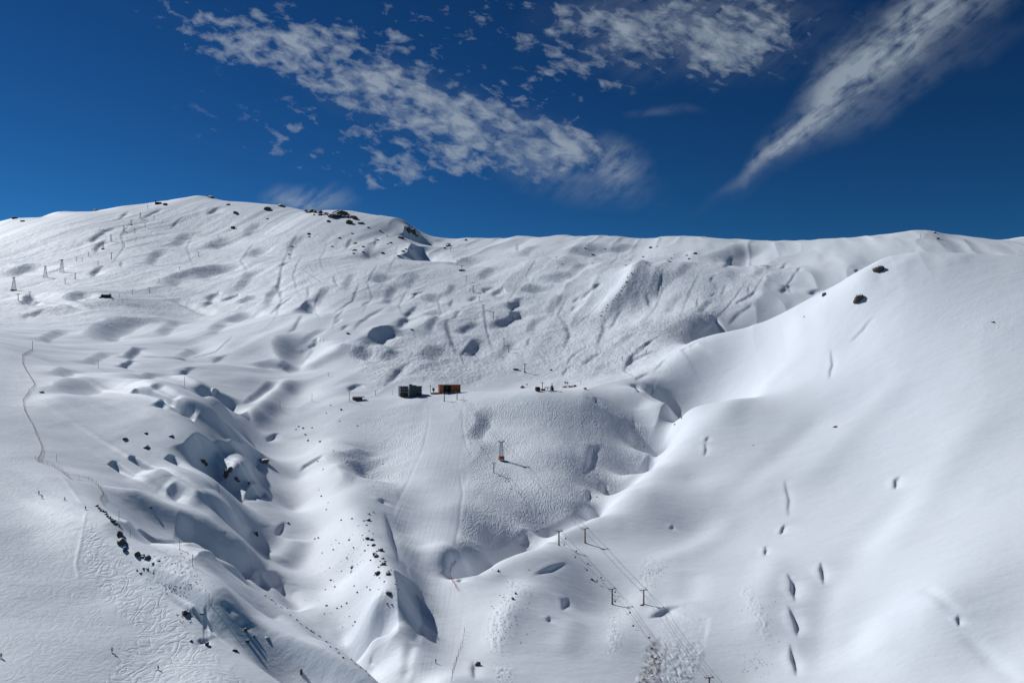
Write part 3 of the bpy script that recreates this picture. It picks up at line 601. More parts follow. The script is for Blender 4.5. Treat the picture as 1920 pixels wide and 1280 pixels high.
# ================================================================== objects
def simple_mat(name, c1, c2, scale=1.0, rough=.7, metal=0.0, bump=0.0):
    t = NT(name); o = t.n('ShaderNodeTexCoord').outputs['Object']
    f = t.noise(o, scale, 4, .6)
    t.set(t.b, 'Base Color', t.mix(f, c1+(1,), c2+(1,))); t.b.inputs['Roughness'].default_value = rough; t.b.inputs['Metallic'].default_value = metal
    if bump: t.set(t.b, 'Normal', t.bump(f, bump))
    return t.m
M = dict(
    concrete=simple_mat('grey_render', (.17,.18,.19), (.23,.24,.25), .6), dark=simple_mat('dark_cladding', (.018,.022,.026), (.035,.04,.045), .8, .5),
    slate=simple_mat('slate_panel', (.045,.06,.07), (.07,.085,.095), .5), white=simple_mat('white_paint', (.55,.56,.57), (.68,.68,.68), .7), glass=simple_mat('dark_glass', (.012,.016,.02), (.03,.035,.045), .4, .12),
    orange=simple_mat('orange_cladding', (.30,.062,.018), (.38,.085,.025), .4), brown=simple_mat('brown_timber', (.10,.045,.025), (.17,.075,.04), 1.2), tan=simple_mat('tan_timber', (.40,.20,.09), (.52,.28,.13), .8),
    rust=simple_mat('rust_brown_paint', (.13,.055,.028), (.21,.085,.04), .9), rustlow=simple_mat('orange_primer', (.30,.10,.03), (.36,.13,.05), .9), teal=simple_mat('teal_paint', (.012,.085,.11), (.02,.11,.13), .9), green=simple_mat('green_paint', (.015,.17,.10), (.03,.22,.13), .9),
    blue=simple_mat('blue_paint', (.02,.06,.14), (.03,.085,.19), .9), steel=simple_mat('galvanised_steel', (.17,.18,.19), (.27,.28,.29), 1.5, .5, .3), darksteel=simple_mat('dark_steel', (.04,.045,.05), (.075,.08,.085), 1.5, .5, .3),
    red=simple_mat('red_netting', (.42,.06,.05), (.52,.10,.08), 1.0), netting=simple_mat('faded_netting', (.46,.38,.32), (.56,.48,.42), 1.0), bamboo=simple_mat('pole_wood', (.24,.15,.06), (.36,.22,.09), 1.0), yellow=simple_mat('yellow_paint', (.42,.22,.03), (.5,.28,.05), .8),
    greenroof=simple_mat('green_roof', (.03,.06,.05), (.05,.085,.07), .9), skin=simple_mat('skin', (.42,.24,.17), (.47,.28,.2), 8), jacket_dark=simple_mat('dark_jacket', (.015,.017,.025), (.03,.03,.045), 5), jacket_red=simple_mat('red_jacket', (.22,.02,.02), (.3,.03,.03), 5),
    trousers=simple_mat('ski_trousers', (.015,.016,.02), (.03,.03,.035), 5), helmet=simple_mat('helmet', (.02,.02,.022), (.035,.035,.04), 5, .3), ski=simple_mat('ski', (.06,.06,.07), (.12,.05,.05), 3, .3), rope=simple_mat('steel_rope', (.05,.05,.055), (.08,.08,.085), 2, .5, .4),
    tuft=simple_mat('dry_grass', (.26,.20,.12), (.40,.32,.20), 3))
rk = NT('rock'); geo = rk.n('ShaderNodeNewGeometry'); sepn = rk.n('ShaderNodeSeparateXYZ'); rk.set(sepn, 0, geo.outputs['Normal'])
rn = rk.noise(rk.pos(.9, .9, .9), 1.0, 6, .65)
rockc = rk.mix(rn, (.040,.034,.030,1), (.16,.125,.10,1))
sf = rk.math('MULTIPLY', rk.math('ADD', rk.math('ADD', sepn.outputs[2], -.55), rk.math('MULTIPLY', rk.math('ADD', rk.noise(rk.pos(.5,.5,.5,0,(3,3,3)), 1.0, 4, .6), -.5), 1.3)), 7.0, clamp=True)
rk.set(rk.b, 'Base Color', rk.mix(sf, rockc, (.77,.80,.84,1))); rk.set(rk.b, 'Normal', rk.bump(rn, .5)); rk.b.inputs['Roughness'].default_value = .85
M['rock'] = rk.m

class MB:
    def __init__(s): s.b = bmesh.new()
    def box(s, c, d, rz=0.0, bev=0.0):
        r = bmesh.ops.create_cube(s.b, size=1.0, matrix=Matrix.Translation(c) @ Matrix.Rotation(rz, 4, 'Z') @ Matrix.Diagonal((d[0], d[1], d[2], 1)))
        if bev:
            es = list({e for v in r['verts'] for e in v.link_edges}); bmesh.ops.bevel(s.b, geom=es, offset=bev, segments=1, affect='EDGES')
        return s
    def tube(s, a, b, r0, r1=None, n=8):
        a, b = Vector(a), Vector(b); d = b-a
        q = d.to_track_quat('Z', 'Y').to_matrix().to_4x4()
        bmesh.ops.create_cone(s.b, cap_ends=True, segments=n, radius1=r0, radius2=r1 if r1 is not None else r0, depth=d.length, matrix=Matrix.Translation((a+b)/2) @ q)
        return s
    def poly(s, pts, r, n=5):
        for a, b in zip(pts[:-1], pts[1:]): s.tube(a, b, r, None, n)
        return s
    def disc(s, c, r, h, axis='X', n=14):
        m = Matrix.Translation(c) @ (Matrix.Rotation(math.pi/2, 4, 'Y') if axis == 'X' else Matrix.Rotation(math.pi/2, 4, 'X') if axis == 'Y' else Matrix.Identity(4))
        bmesh.ops.create_cone(s.b, cap_ends=True, segments=n, radius1=r, radius2=r, depth=h, matrix=m); return s
    def ball(s, c, r, sx=1, sy=1, sz=1, n=2):
        bmesh.ops.create_icosphere(s.b, subdivisions=n, radius=r, matrix=Matrix.Translation(c) @ Matrix.Diagonal((sx, sy, sz, 1))); return s
    def prism(s, prof, x0, x1):
        """extrude a (y, z) profile along x"""
        A_ = [s.b.verts.new((x0, y, z)) for y, z in prof]; B_ = [s.b.verts.new((x1, y, z)) for y, z in prof]; n = len(prof)
        s.b.faces.new(A_[::-1]); s.b.faces.new(B_)
        for i in range(n): s.b.faces.new((A_[i], A_[(i+1)%n], B_[(i+1)%n], B_[i]))
        return s
    def mesh(s, name, mat):
        me_ = bpy.data.meshes.new(name); bmesh.ops.recalc_face_normals(s.b, faces=s.b.faces); s.b.to_mesh(me_); s.b.free(); me_.materials.append(M[mat]); return me_
    def build(s, name, mat, parent=None):
        o = bpy.data.objects.new(name, s.mesh(name, mat)); COL.objects.link(o)
        if parent is not None: o.parent = parent
        return o
def tag(o, label, cat, group=None):
    o['label'] = label; o['category'] = cat
    if group: o['group'] = group
    return o
def thing(name, loc, label, cat, group=None, rz=0.0, sc_=1.0):
    o = bpy.data.objects.new(name, None); COL.objects.link(o); o.location = loc; o.rotation_euler = (0, 0, rz); o.scale = (sc_,)*3 if not hasattr(sc_, '__len__') else sc_
    o.empty_display_size = .1
    return tag(o, label, cat, group)
def copy_tree(o, parent=None):
    c = o.copy(); COL.objects.link(c); c.parent = parent
    for ch in list(o.children): copy_tree(ch, c)
    return c
first = {}
def place(kind, make, loc, label, cat, group=None, rz=0.0, sc_=1.0):
    """first call builds the thing, later calls copy it with its parts"""
    if kind not in first:
        o = make(); first[kind] = o
    else: o = copy_tree(first[kind])
    o.location = loc; o.rotation_euler = (0, 0, rz); o.scale = (sc_,)*3 if not hasattr(sc_, '__len__') else sc_
    tag(o, label, cat, group)
    return o
def blank(name):
    o = bpy.data.objects.new(name, None); COL.objects.link(o); o.empty_display_size = .1; return o

# ------------------------------------------------------------------ lift pylons (built 10 m tall, arm along x, scaled to place)
def make_pylon(kind):
    pole, low, arm = {'teal': ('teal', 'green', 'darksteel'), 'rust': ('rust', 'rustlow', 'darksteel'), 'blue': ('blue', 'blue', 'darksteel'), 'brown': ('rust', 'rust', 'rust')}[kind]
    r = blank('lift_pylon')
    MB().tube((0,0,1.6), (0,0,9.7), .5, .4, 12).build('pole', pole, r)
    MB().tube((0,0,-.8), (0,0,1.6), .6, .52, 12).box((0,0,.15), (1.3,1.3,.5)).build('pole_foot', low, r)
    MB().box((0,0,9.75), (4.6,.3,.34)).box((0,0,9.4), (1.1,.4,.5)).build('crossarm', arm, r)
    for sx in (-1, 1):
        tr_ = MB().box((sx*2.3,0,9.72), (.16,2.9,.24)).build('sheave_train', arm, r)
        for k in range(6): MB().disc((sx*2.3, -1.25+k*.5, 9.95), .2, .12).build('sheave', 'steel', tr_)
    MB().tube((.42,0,.4), (.42,0,9.3), .04, .04, 5).tube((.42,.32,.4), (.42,.32,9.3), .04, .04, 5).build('ladder', arm, r)
    if kind in ('teal', 'rust'):
        m = MB()
        for sx in (-1.6, 1.6): m.tube((sx,-.5,9.9), (sx,-.5,10.9), .05, .05, 5).tube((sx,.5,9.9), (sx,.5,10.9), .05, .05, 5).tube((sx,-.5,10.9), (sx,.5,10.9), .05, .05, 5)
        m.tube((-1.6,0,10.9), (1.6,0,10.9), .05, .05, 5); m.build('service_frame', arm, r)
    return r
def make_far_pylon(kind):
    r = blank('lift_pylon'); c = {'far_rust': 'rust', 'far_grey': 'darksteel'}[kind]
    MB().tube((0,0,-1), (0,0,9.7), .5, .42, 8).build('pole', c, r)
    MB().box((0,0,9.75), (4.8,.45,.5)).build('crossarm', c, r)
    for sx in (-1, 1): MB().box((sx*2.3,0,9.75), (.35,2.6,.45)).build('sheave_train', 'darksteel', r)
    if kind == 'far_grey': MB().box((0,0,.3), (2.2,2.2,1.4)).build('pole_foot', 'rust', r)
    return r
def make_lattice(kind):
    """four-legged steel tower, 18 m tall"""
    r = blank('lattice_tower'); w0, w1, H = (1.9, .95, 17.0) if kind == 'cabin' else (2.6, .7, 17.0)
    P = lambda sx, sy, t: (sx*(w0+(w1-w0)*t), sy*(w0+(w1-w0)*t), H*t-.4*(1-t))
    for sx in (-1, 1):
        for sy in (-1, 1): MB().tube(P(sx,sy,0), P(sx,sy,1), .16, .13, 6).build('leg', 'steel', r)
    m = MB()
    for k in range(7):
        t0, t1 = k/7, (k+1)/7
        for a, b in (((-1,-1),(1,-1)), ((1,-1),(1,1)), ((1,1),(-1,1)), ((-1,1),(-1,-1))):
            m.tube(P(*a,t0), P(*b,t1), .075, .075, 5); m.tube(P(*b,t0), P(*a,t1), .075, .075, 5); m.tube(P(*a,t1), P(*b,t1), .075, .075, 5)
    m.build('bracing', 'steel', r)
    MB().box((0,0,H+.2), (5.2,.5,.5)).box((0,0,H+.2), (1.9,1.9,.25)).build('crossarm', 'darksteel', r)
    for sx in (-1, 1):
        m = MB().box((sx*2.6,0,H+.35), (.22,4.2,.3))
        for k in range(7): m.disc((sx*2.6, -1.8+k*.6, H+.65), .26, .16)
        m.build('sheave_train', 'darksteel', r)
    if kind == 'cabin':
        MB().box((0,0,2.6), (4.6,4.2,2.6), 0, .12).build('padded_base', 'orange', r)
        m = MB()
        for sx in (-1.8, 1.8):
            for sy in (-1.6, 1.6): m.tube((sx,sy,-1.2), (sx,sy,1.4), .14, .14, 6)
        m.box((0,0,1.25), (4.9,4.5,.14)); m.build('platform', 'brown', r)
        m = MB()
        for sx in (-2, 2): m.tube((sx,0,H+.3), (sx*.7,0,H+2.2), .07, .07, 5)
        m.tube((-1.4,0,H+2.2), (1.4,0,H+2.2), .07, .07, 5); m.build('service_frame', 'steel', r)
    elif kind == 'footed': MB().box((0,0,.4), (6.2,6.2,1.7)).build('tower_foot', 'rust', r)
    return r
def make_chair():
    r = blank('lift_chair')
    MB().poly([(0,0,0), (0,.12,-1.2), (0,.5,-2.2)], .045).build('hanger', 'steel', r)
    MB().box((0,.1,-3.1), (1.15,.5,.12)).build('seat', 'steel', r)
    MB().box((0,.4,-2.7), (1.15,.1,.6)).build('backrest', 'rust', r)
    MB().tube((-.6,.5,-2.2), (.6,.5,-2.2), .04).tube((-.6,.5,-2.2), (-.6,.1,-3.1), .04).tube((.6,.5,-2.2), (.6,.1,-3.1), .04).build('frame', 'steel', r)
    return r
def line_yaw(p, q): return math.atan2(q.y-p.y, q.x-p.x)-math.pi/2
def lift(stations, cable_label, chair_at=(), chair_labels=(), extra=None):
    """stations: (kind, u, v_top, v_base, label); returns world points of both rope lines"""
    g = [ground(u, vb) for _, u, vt, vb, _ in stations]; n = len(g); L, R = [], []
    for i, (kind, u, vt, vb, lab) in enumerate(stations):
        a, b = g[max(i-1, 0)], g[min(i+1, n-1)]; rz = line_yaw(b, a)
        H = (vb-vt)*px(g[i].y); lat = kind in ('cabin', 'footed', 'plain')
        base_h = 17.6 if lat else 9.9
        s_ = H/base_h
        cat = 'lift tower' if lat else 'lift pylon'
        mk = (lambda k=kind: make_lattice(k)) if lat else (lambda k=kind: make_far_pylon(k)) if kind.startswith('far') else (lambda k=kind: make_pylon(k))
        o = place(kind, mk, g[i], lab, cat, 'lattice lift towers' if lat else 'lift pylons', rz, s_)
        off = (2.6 if lat else 2.3)*s_; top = (17.9 if lat else 10.1)*s_
        d = Vector((math.cos(rz), math.sin(rz), 0))
        L.append(g[i]-d*off+Vector((0,0,top))); R.append(g[i]+d*off+Vector((0,0,top)))
    return L, R
def rope(P, sag, r, label):
    pts = []
    for a, b in zip(P[:-1], P[1:]):
        for k in range(10):
            t = k/10; p = a.lerp(b, t); p.z -= sag*(b-a).length*4*t*(1-t); pts.append(p)
    pts.append(P[-1]); o = MB().poly(pts, r, 5).build('haul_rope', 'rope'); o['label'] = label; o['category'] = 'cable'; o['group'] = 'ropes of the chairlifts'
    return pts
def hang(pts, ts, rz, label, group):
    for t in ts:
        i = min(int(t*(len(pts)-1)), len(pts)-2); p = pts[i].lerp(pts[i+1], t*(len(pts)-1)-i)
        place('chair', make_chair, p, label, 'lift chair', group, rz, .85)
# two lifts that climb from the lower right to the station
TA = [('blue', 833, 735, 752, 'blue lift pylon on the crest right below the orange station'), ('teal', 926, 868, 886, 'teal lift pylon with green foot, beside the tower with the orange base'),
      ('teal', 1048, 995, 1022, 'teal lift pylon with green foot at the rim of the shaded gully'), ('teal', 1148, 1103, 1132, 'teal lift pylon with green foot left of the avalanche scar')]
TB = [('rust', 857, 734, 749, 'brown lift pylon in front of the right end of the orange station'), ('cabin', 940, 827, 863, 'steel lattice lift tower with an orange padded base on the tracked slope'),
      ('rust', 1097, 990, 1017, 'rust brown lift pylon at the rim of the shaded gully'), ('rust', 1207, 1105, 1132, 'rust brown lift pylon just above the avalanche crown'), ('rust', 1330, 1269, 1303, 'lift pylon whose top just shows at the bottom edge below the avalanche debris')]
la, ra = lift(TA, ''); lb, rb = lift(TB, '')
def below(P, u, v, h):
    e = ground(u, v); e.z += h; return P+[e]
la = below(la, 1262, 1290, 9); ra = below(ra, 1272, 1288, 9)
pa = rope(la, .012, .06, 'left haul rope of the lift with the teal pylons'); pa2 = rope(ra, .012, .06, 'right haul rope of the lift with the teal pylons')
rope(lb, .012, .06, 'left haul rope of the lift with the rust brown pylons'); rope(rb, .012, .06, 'right haul rope of the lift with the rust brown pylons')
yaw = line_yaw(pa[-1], pa[0])
hang(pa, (.29, .34, .40, .46, .545, .60, .655, .70, .78, .86, .93), yaw, 'small brown chair hanging from the left rope of the lift with teal pylons', 'chairs on the left rope with teal pylons')
hang(pa2, (.31, .36, .43, .52, .575, .63, .69, .75, .82, .90), yaw, 'small brown chair hanging from the right rope of the lift with teal pylons', 'chairs on the right rope with teal pylons')
# the upper line from the bottom station to the saddle
UP = [(1017,717,732,'brown T-shaped lift pylon standing over the red base of the small bottom station'),(984,682,698,'brown lift pylon with a red foot, first one up the slope from the bottom station'),(954,648,661,'brown lift pylon on a small white knoll, second up from the bottom station'),(945,634,648,'brown lift pylon just above the white knoll, third up from the bottom station'),
      (932,594,605,'brown lift pylon at the dark edge of a rocky white hump'),(925,585,597,'tall brown lift pylon on top of the rocky white hump'),(907,571,581,'right one of a pair of brown lift pylons above the rocky hump'),(905,571,580,'left one of a pair of brown lift pylons above the rocky hump'),
      (899,556,564,'short brown lift pylon left of two round dark hollows'),(888,536,548,'right pylon of the close trio near the two round hollows'),(886,538,547,'middle pylon of the close trio near the two round hollows'),(881,540,547,'left pylon of the close trio near the two round hollows'),
      (874,517,528,'lone slim brown lift pylon halfway up to the saddle'),(866,498,508,'lift pylon on a dark block below the saddle'),(857,488,496,'lift pylon with a dark foot, between the dark block and the saddle'),(851,481,487,'short lift pylon, second below the saddle station'),(845,464,472,'slim lift pylon right under the saddle station')]
for i, (u, vt, vb, lab) in enumerate(UP):
    g = ground(u, vb); kind = 'far_grey' if i in (1, 13, 14) else 'far_rust'
    place(kind, lambda k=kind: make_far_pylon(k), g, lab, 'lift pylon', 'lift pylons', .18, (vb-vt)*px(g.y)/9.9)
u1 = [ground(u, vb)+Vector((0,0,(vb-vt)*px(ground(u,vb).y))) for u, vt, vb, _ in (UP[0],UP[1],UP[3],UP[5],UP[9],UP[12],UP[14],UP[16])]
rope(u1, .01, .05, 'haul rope of the upper lift climbing from the plateau to the saddle')
# left mountainside: gondola line of lattice towers and two lines of T pylons
LT = [(26,520,545,'footed','lattice lift tower with a brown foot, nearest the left picture edge'),(85,499,520,'plain','lattice lift tower, second from the left picture edge'),(116,487,510,'plain','tall lattice lift tower on the dark rib, third from the left picture edge'),(193,454,467,'footed','lattice lift tower with red foot in a dark hollow of the far left slope'),
      (208,440,452,'plain','slim lattice lift tower beside the dark hollow of the far left slope'),(232,423,433,'plain','slim lattice lift tower above the two dark hollows on the left mountain'),(246,412,422,'footed','lattice lift tower with red foot high on the left mountain'),(263,399,410,'plain','highest lattice lift tower below the summit station')]
for u, vt, vb, k, lab in LT:
    g = ground(u, vb); place(k, lambda k=k: make_lattice(k), g, lab, 'lift tower', 'lattice lift towers', -.7, (vb-vt)*px(g.y)/17.6)
TP = [(34,551,564,'thin lift pylon left of the road bend at the far left'),(56,547,559,'thin lift pylon on the shaded end of the far left spur'),(122,522,532,'thin lift pylon at the dark nick below the lattice towers'),(141,512,524,'thin lift pylon right of the tall lattice tower'),(143,482,490,'left of two thin lift pylons above the dark rib'),(154,483,490,'right of two thin lift pylons above the dark rib'),
      (166,473,481,'lift pylon on a dark foot beside the broad piste'),(184,490,498,'thin lift pylon at the edge of the broad piste'),(209,474,486,'lift pylon beside a small rocky pit on the far left slope'),(233,456,464,'thin lift pylon right of the hollow with the red-footed tower'),(253,429,438,'lift pylon on the left mountain above the smooth rib'),(272,418,426,'thin lift pylon near the small cornice on the left mountain'),
      (289,404,411,'thin lift pylon by the cornice just under the summit'),(277,385,392,'thin lift pylon just below the summit station'),(298,522,530,'thin lift pylon above the road, on the sunny rib of the left slope'),(280,539,549,'thin lift pylon at the rocky corner of the road'),(248,544,552,'thin lift pylon between the road corner and the dark hut'),
      (224,551,557,'small lift pylon just right of the dark hut'),(337,500,507,'thin lift pylon on the shaded flank of the left mountain'),(372,473,481,'thin lift pylon in the middle of the wide ski slope'),(395,452,458,'thin reddish lift pylon high on the wide ski slope'),(409,440,446,'highest thin reddish lift pylon on the wide ski slope'),(616,699,706,'small lift pylon left of the plateau by the white ridge'),(704,732,741,'T pylon on the snow just left of the grey lodge'),
      (1324,585,596,'T pylon on the tracked slope behind the big right slope'),(1278,621,628,'small pylon on the right side of the cirque'),(1415,568,575,'T pylon close to the dark gully of the right cirque'),(1212,655,663,'thin pylon standing in the winding stream hollow'),(1236,653,658,'thin pylon right of the winding stream hollow'),(1167,669,677,'T pylon left of the winding stream hollow'),(1089,714,721,'L-shaped thin pylon right of the orange deck'),(1726,440,446,'thin pylon near the right summit')]
for u, vt, vb, lab in TP:
    g = ground(u, vb); place('far_rust', lambda: make_far_pylon('far_rust'), g, lab, 'lift pylon', 'lift pylons', -.5 if u < 600 else .4, max((vb-vt)*px(g.y)/9.9, .35))
# marker poles
def make_marker(c):
    o = MB().tube((0,0,-.4), (0,0,4), .10, .08, 6).build('marker_pole', c); MB().box((0,0,3.85), (.3,.06,.3)).build('marker_head', c, o); return o
for u, vt, vb, c, lab in [(61,640,657,'rust','red marker pole where the left net fence starts'),(184,674,690,'rust','red marker pole on the smooth left slope'),(346,707,724,'rust','red marker pole above the dark hollows of the left valley'),(525,753,768,'rust','red marker pole on the lit ridge left of the plateau'),(585,738,753,'rust','red marker pole with its shadow, nearest the buried hut'),
                          (655,732,752,'rust','tall red marker pole at the corner of the buried hut'),(736,731,741,'darksteel','signal post with a dark box left of the grey lodge'),(223,958,975,'darksteel','grey pole above the dark rock outcrop'),(244,992,1008,'rust','pinkish pole under the crest right of the rock outcrop'),(337,1012,1030,'darksteel','thin grey pole on the crest of the left shoulder'),
                          (361,1041,1062,'darksteel','dark grey pole on the tuft-covered left shoulder'),(392,1112,1131,'darksteel','thin pole above the shaded rocks, lowest on the left shoulder'),(106,851,864,'bamboo','tallest wooden pole of the fence on the left crest'),(885,570,578,'bamboo','thin stake left of the pylon pair in the cirque')]:
    g = ground(u, vb); place('marker_'+c, lambda c=c: make_marker(c), g, lab, 'pole', 'marker poles', .3, (vb-vt)*px(g.y)/4)

# ------------------------------------------------------------------ buildings
def scaled(u, v): g = ground(u, v); return g, px(g.y)
g, s_ = scaled(769, 742)                                          # grey lodge: 42 x 20 photograph pixels
Wd, Hd = 42*s_, 20*s_
b = thing('mountain_lodge', g+Vector((0,2.0,-.6)), 'grey three-storey lodge with open balconies on both wings and a square stair tower', 'building', None, math.radians(20))
dp = .42*Wd
MB().box((-.30*Wd,dp*.1,.50*Hd), (.40*Wd,dp*.8,.86*Hd)).build('wall', 'dark', b); MB().box((.33*Wd,dp*.1,.50*Hd), (.30*Wd,dp*.8,.86*Hd)).build('wall', 'dark', b)
tw = MB().box((.03*Wd,-dp*.42,.53*Hd), (.32*Wd,dp*.9,1.06*Hd)).build('stair_tower', 'slate', b)
MB().box((-.136*Wd,-dp*.42,.53*Hd), (.012*Wd,dp*.86,1.0*Hd)).build('painted_lit_face', 'white', tw)  # white sheet over the slate paints in the tower's sunlit left side
for k in range(3): MB().box((.06*Wd,-dp*.875,(.28+.27*k)*Hd), (.10*Wd,.12,.07*Hd)).build('window', 'glass', tw)
MB().box((0,-dp*.1,1.10*Hd), (.12*Wd,.12*Wd,.10*Hd)).build('roof_housing', 'dark', tw)
MB().box((-.30*Wd,dp*.05,.955*Hd), (.44*Wd,dp*.95,.05*Hd)).box((.33*Wd,dp*.05,.955*Hd), (.34*Wd,dp*.95,.05*Hd)).build('roof', 'concrete', b)
MB().box((0,dp*.05,.08*Hd), (.92*Wd,dp*.86,.24*Hd)).build('plinth', 'brown', b)
for (xc, ww, nb) in ((-.34, .34, 4), (.33, .28, 3)):
    for k in range(3):
        z = (.28+.26*k)*Hd
        bl = MB().box((xc*Wd,-dp*.42,z-.01*Hd), (ww*Wd,dp*.30,.035*Hd)).box((xc*Wd,-dp*.565,z+.055*Hd), (ww*Wd,.10,.09*Hd)).build('balcony', 'dark', b)
        m = MB()
        for j in range(nb): m.box(((xc-ww/2+ww*(j+.5)/nb)*Wd,-dp*.305,z+.10*Hd), (ww/nb*.62*Wd,.10,.17*Hd))
        m.build('window_panel', 'white', bl)
        m = MB()
        for j in range(nb+1): m.box(((xc-ww/2+ww*j/nb)*Wd,-dp*.555,z+.11*Hd), (.30,.30,.24*Hd))
        m.build('balcony_post', 'white', bl)
g, s_ = scaled(842, 736)                                          # orange station
Wd, Hd = 40*s_, 15*s_
b = thing('lift_station', g+Vector((0,3.5,-.4)), 'orange clad lift station hall with a wide dark open bay', 'building', None, math.radians(14))
dp = 9.5
MB().box((.27*Wd,0,.56*Hd), (.46*Wd,dp,.82*Hd)).build('wall', 'orange', b)
MB().box((-.40*Wd,0,.5*Hd), (.20*Wd,dp,.94*Hd)).build('wall', 'orange', b)
MB().box((-.13*Wd,dp*.38,.5*Hd), (.34*Wd,dp*.2,.9*Hd)).build('back_wall', 'dark', b)
MB().box((0,0,1.0*Hd), (1.02*Wd,dp*1.06,.09*Hd)).build('roof', 'brown', b)
MB().box((.27*Wd,-.1,.08*Hd), (.47*Wd,dp*1.01,.22*Hd)).build('plinth', 'concrete', b)
m = MB()
for k in range(3): m.box(((-.46+.045*k)*Wd,-dp*.51,.52*Hd), (.018*Wd,.12,.8*Hd))
m.build('pale_strip', 'tan', b)
m = MB()
for x in (-.29, -.14, .03): m.tube((x*Wd,-dp*.42,0), (x*Wd,-dp*.42,.96*Hd), .22)
m.build('column', 'darksteel', b)
MB().disc((-.12*Wd,-1.0,.62*Hd), 1.9, .35, 'Z', 20).tube((-.12*Wd,-1.0,.0), (-.12*Wd,-1.0,.9*Hd), .3).box((-.12*Wd,.6,.66*Hd), (2.6,1.2,1.2)).build('drive_wheel', 'steel', b)
g, s_ = scaled(807, 736)
b = thing('snow_cannon_mast', g, 'grey mast with a blunt dark head left of the orange station', 'mast')
MB().tube((0,0,-.3), (0,0,12*s_), .28, .2).build('pole', 'blue', b); MB().box((0,0,13*s_), (.9,.9,1.3)).build('mast_head', 'darksteel', b)
g, s_ = scaled(812, 735)
b = thing('cable_reel', g+Vector((.5,0,0)), 'dark machine box on a stand between the grey mast and the orange station', 'machine')
MB().box((0,0,3.0), (2.6,1.8,2.4), 0, .15).build('housing', 'dark', b); MB().tube((0,0,-.4), (0,0,2.0), .5).build('stand', 'darksteel', b); MB().box((0,0,4.6), (3.0,.5,.4)).build('crossarm', 'darksteel', b)
g, s_ = scaled(819, 739)
b = thing('retaining_wall', g, 'low brown plank wall in the snow in front of the orange station', 'wall')
m = MB()
for k in range(7): m.box((-6+2*k, 0, .9), (.25,.35,2.6))
m.build('post', 'rust', b); MB().box((0,.2,.9), (13.5,.18,1.7)).build('plank', 'brown', b)
g, s_ = scaled(672, 749)
b = thing('buried_hut', g+Vector((0,1,-.2)), 'low brown hut half buried in a snow bank left of the grey lodge', 'hut', None, math.radians(24))
MB().box((-1.5,0,1.2), (10,5,3.0)).build('wall', 'brown', b); MB().prism([(-3.2,2.7),(3.2,2.7),(3.0,3.6),(0,4.1),(-3.0,3.5)], -7, 6).build('snowy_roof', 'white', b); MB().box((-3,-2.55,1.0), (1.1,.12,1.9)).build('door', 'dark', b)
MB().box((.6,-2.55,1.4), (1.3,.12,.9)).build('window', 'glass', b)
g, s_ = scaled(1008, 733)
b = thing('green_hut', g, 'tiny hut with a steep dark green roof and brown front beside the bottom station', 'hut', None, .3)
MB().box((0,0,1.0), (4.4,3.4,2.2)).build('wall', 'brown', b); MB().prism([(-2.3,1.9),(2.3,1.9),(0,4.6)], -2.5, 2.5).build('roof', 'greenroof', b); MB().box((.3,-1.76,.9), (1.0,.1,1.6)).build('door', 'dark', b)
g, s_ = scaled(1027, 732)
b = thing('bottom_station', g, 'small open bottom station with red base and dark steel gantry on the plateau', 'lift station', None, .1)
MB().box((-5.5,0,.9), (4.5,3,2.0)).build('base', 'orange', b); m = MB()
for x in (-3, 0, 3, 5.5): m.tube((x,-1.2,-.3), (x,-1.2,3.6), .16).tube((x,1.2,-.3), (x,1.2,3.6), .16)
m.build('column', 'darksteel', b); MB().box((1.2,0,3.6), (10,3.0,.3)).build('beam', 'steel', b); MB().box((5.2,0,1.7), (2.6,2.2,3.0)).build('control_cabin', 'dark', b)
MB().disc((-1,0,3.1), 1.7, .3, 'Z', 18).build('bullwheel', 'darksteel', b)
g, s_ = scaled(1035, 732)
b = thing('control_tower', g+Vector((0,1,0)), 'dark narrow tower with a caged top at the right end of the bottom station', 'tower')
MB().box((0,0,2.6), (2.2,2.2,5.6)).build('wall', 'dark', b); m = MB()
for sx in (-.9,.9):
    for sy in (-.9,.9): m.tube((sx,sy,5.4), (sx,sy,7.6), .12)
m.build('cage_post', 'darksteel', b); MB().box((0,0,7.7), (2.4,2.4,.4)).build('roof', 'darksteel', b)
g, s_ = scaled(979, 727)
b = thing('snow_groomer', g, 'yellow brown snow groomer parked at the left of the plateau machines', 'snow groomer', None, .4)
MB().box((0,0,1.3), (4.0,2.2,1.1), 0, .2).build('body', 'yellow', b); MB().box((.6,0,2.3), (1.9,2.0,1.1), 0, .25).build('cab', 'brown', b)
for sy in (-1,1): MB().box((0,sy*1.2,.5), (4.6,.7,.9), 0, .25).build('track', 'dark', b)
MB().box((3.0,0,.7), (.3,4.2,1.1)).build('blade', 'darksteel', b)
def make_gun():
    r = blank('snow_gun'); MB().tube((0,0,-.4), (0,0,3.6), .24, .2).build('pole', 'white', r); MB().disc((0,0,4.3), .75, 1.5, 'Y', 14).build('fan_barrel', 'darksteel', r); return r
for u, v, lab, k in [(988,727,'pale mast with a dark fan head right of the snow groomer',1.0),(1060,725,'left one of two masts with dark heads behind the orange board',1.25),(1064,725,'right one of two masts with dark heads behind the orange board',1.15)]:
    g = ground(u, v); place('gun', make_gun, g, lab, 'snow cannon', 'masts with dark heads on the plateau', .5, k)
g, s_ = scaled(1059, 727)
b = thing('orange_hoarding', g, 'pale orange board on posts under the two dark-headed masts', 'board')
MB().box((0,0,1.3), (5.5,.2,1.6)).build('board', 'tan', b)
for x in (-2.4, 0, 2.4): MB().tube((x,.2,-.3), (x,.2,2.1), .1).build('post', 'bamboo', b)
g, s_ = scaled(1073, 725)
b = thing('sun_deck', g, 'orange brown deck with a dark railing right of the masts', 'deck')
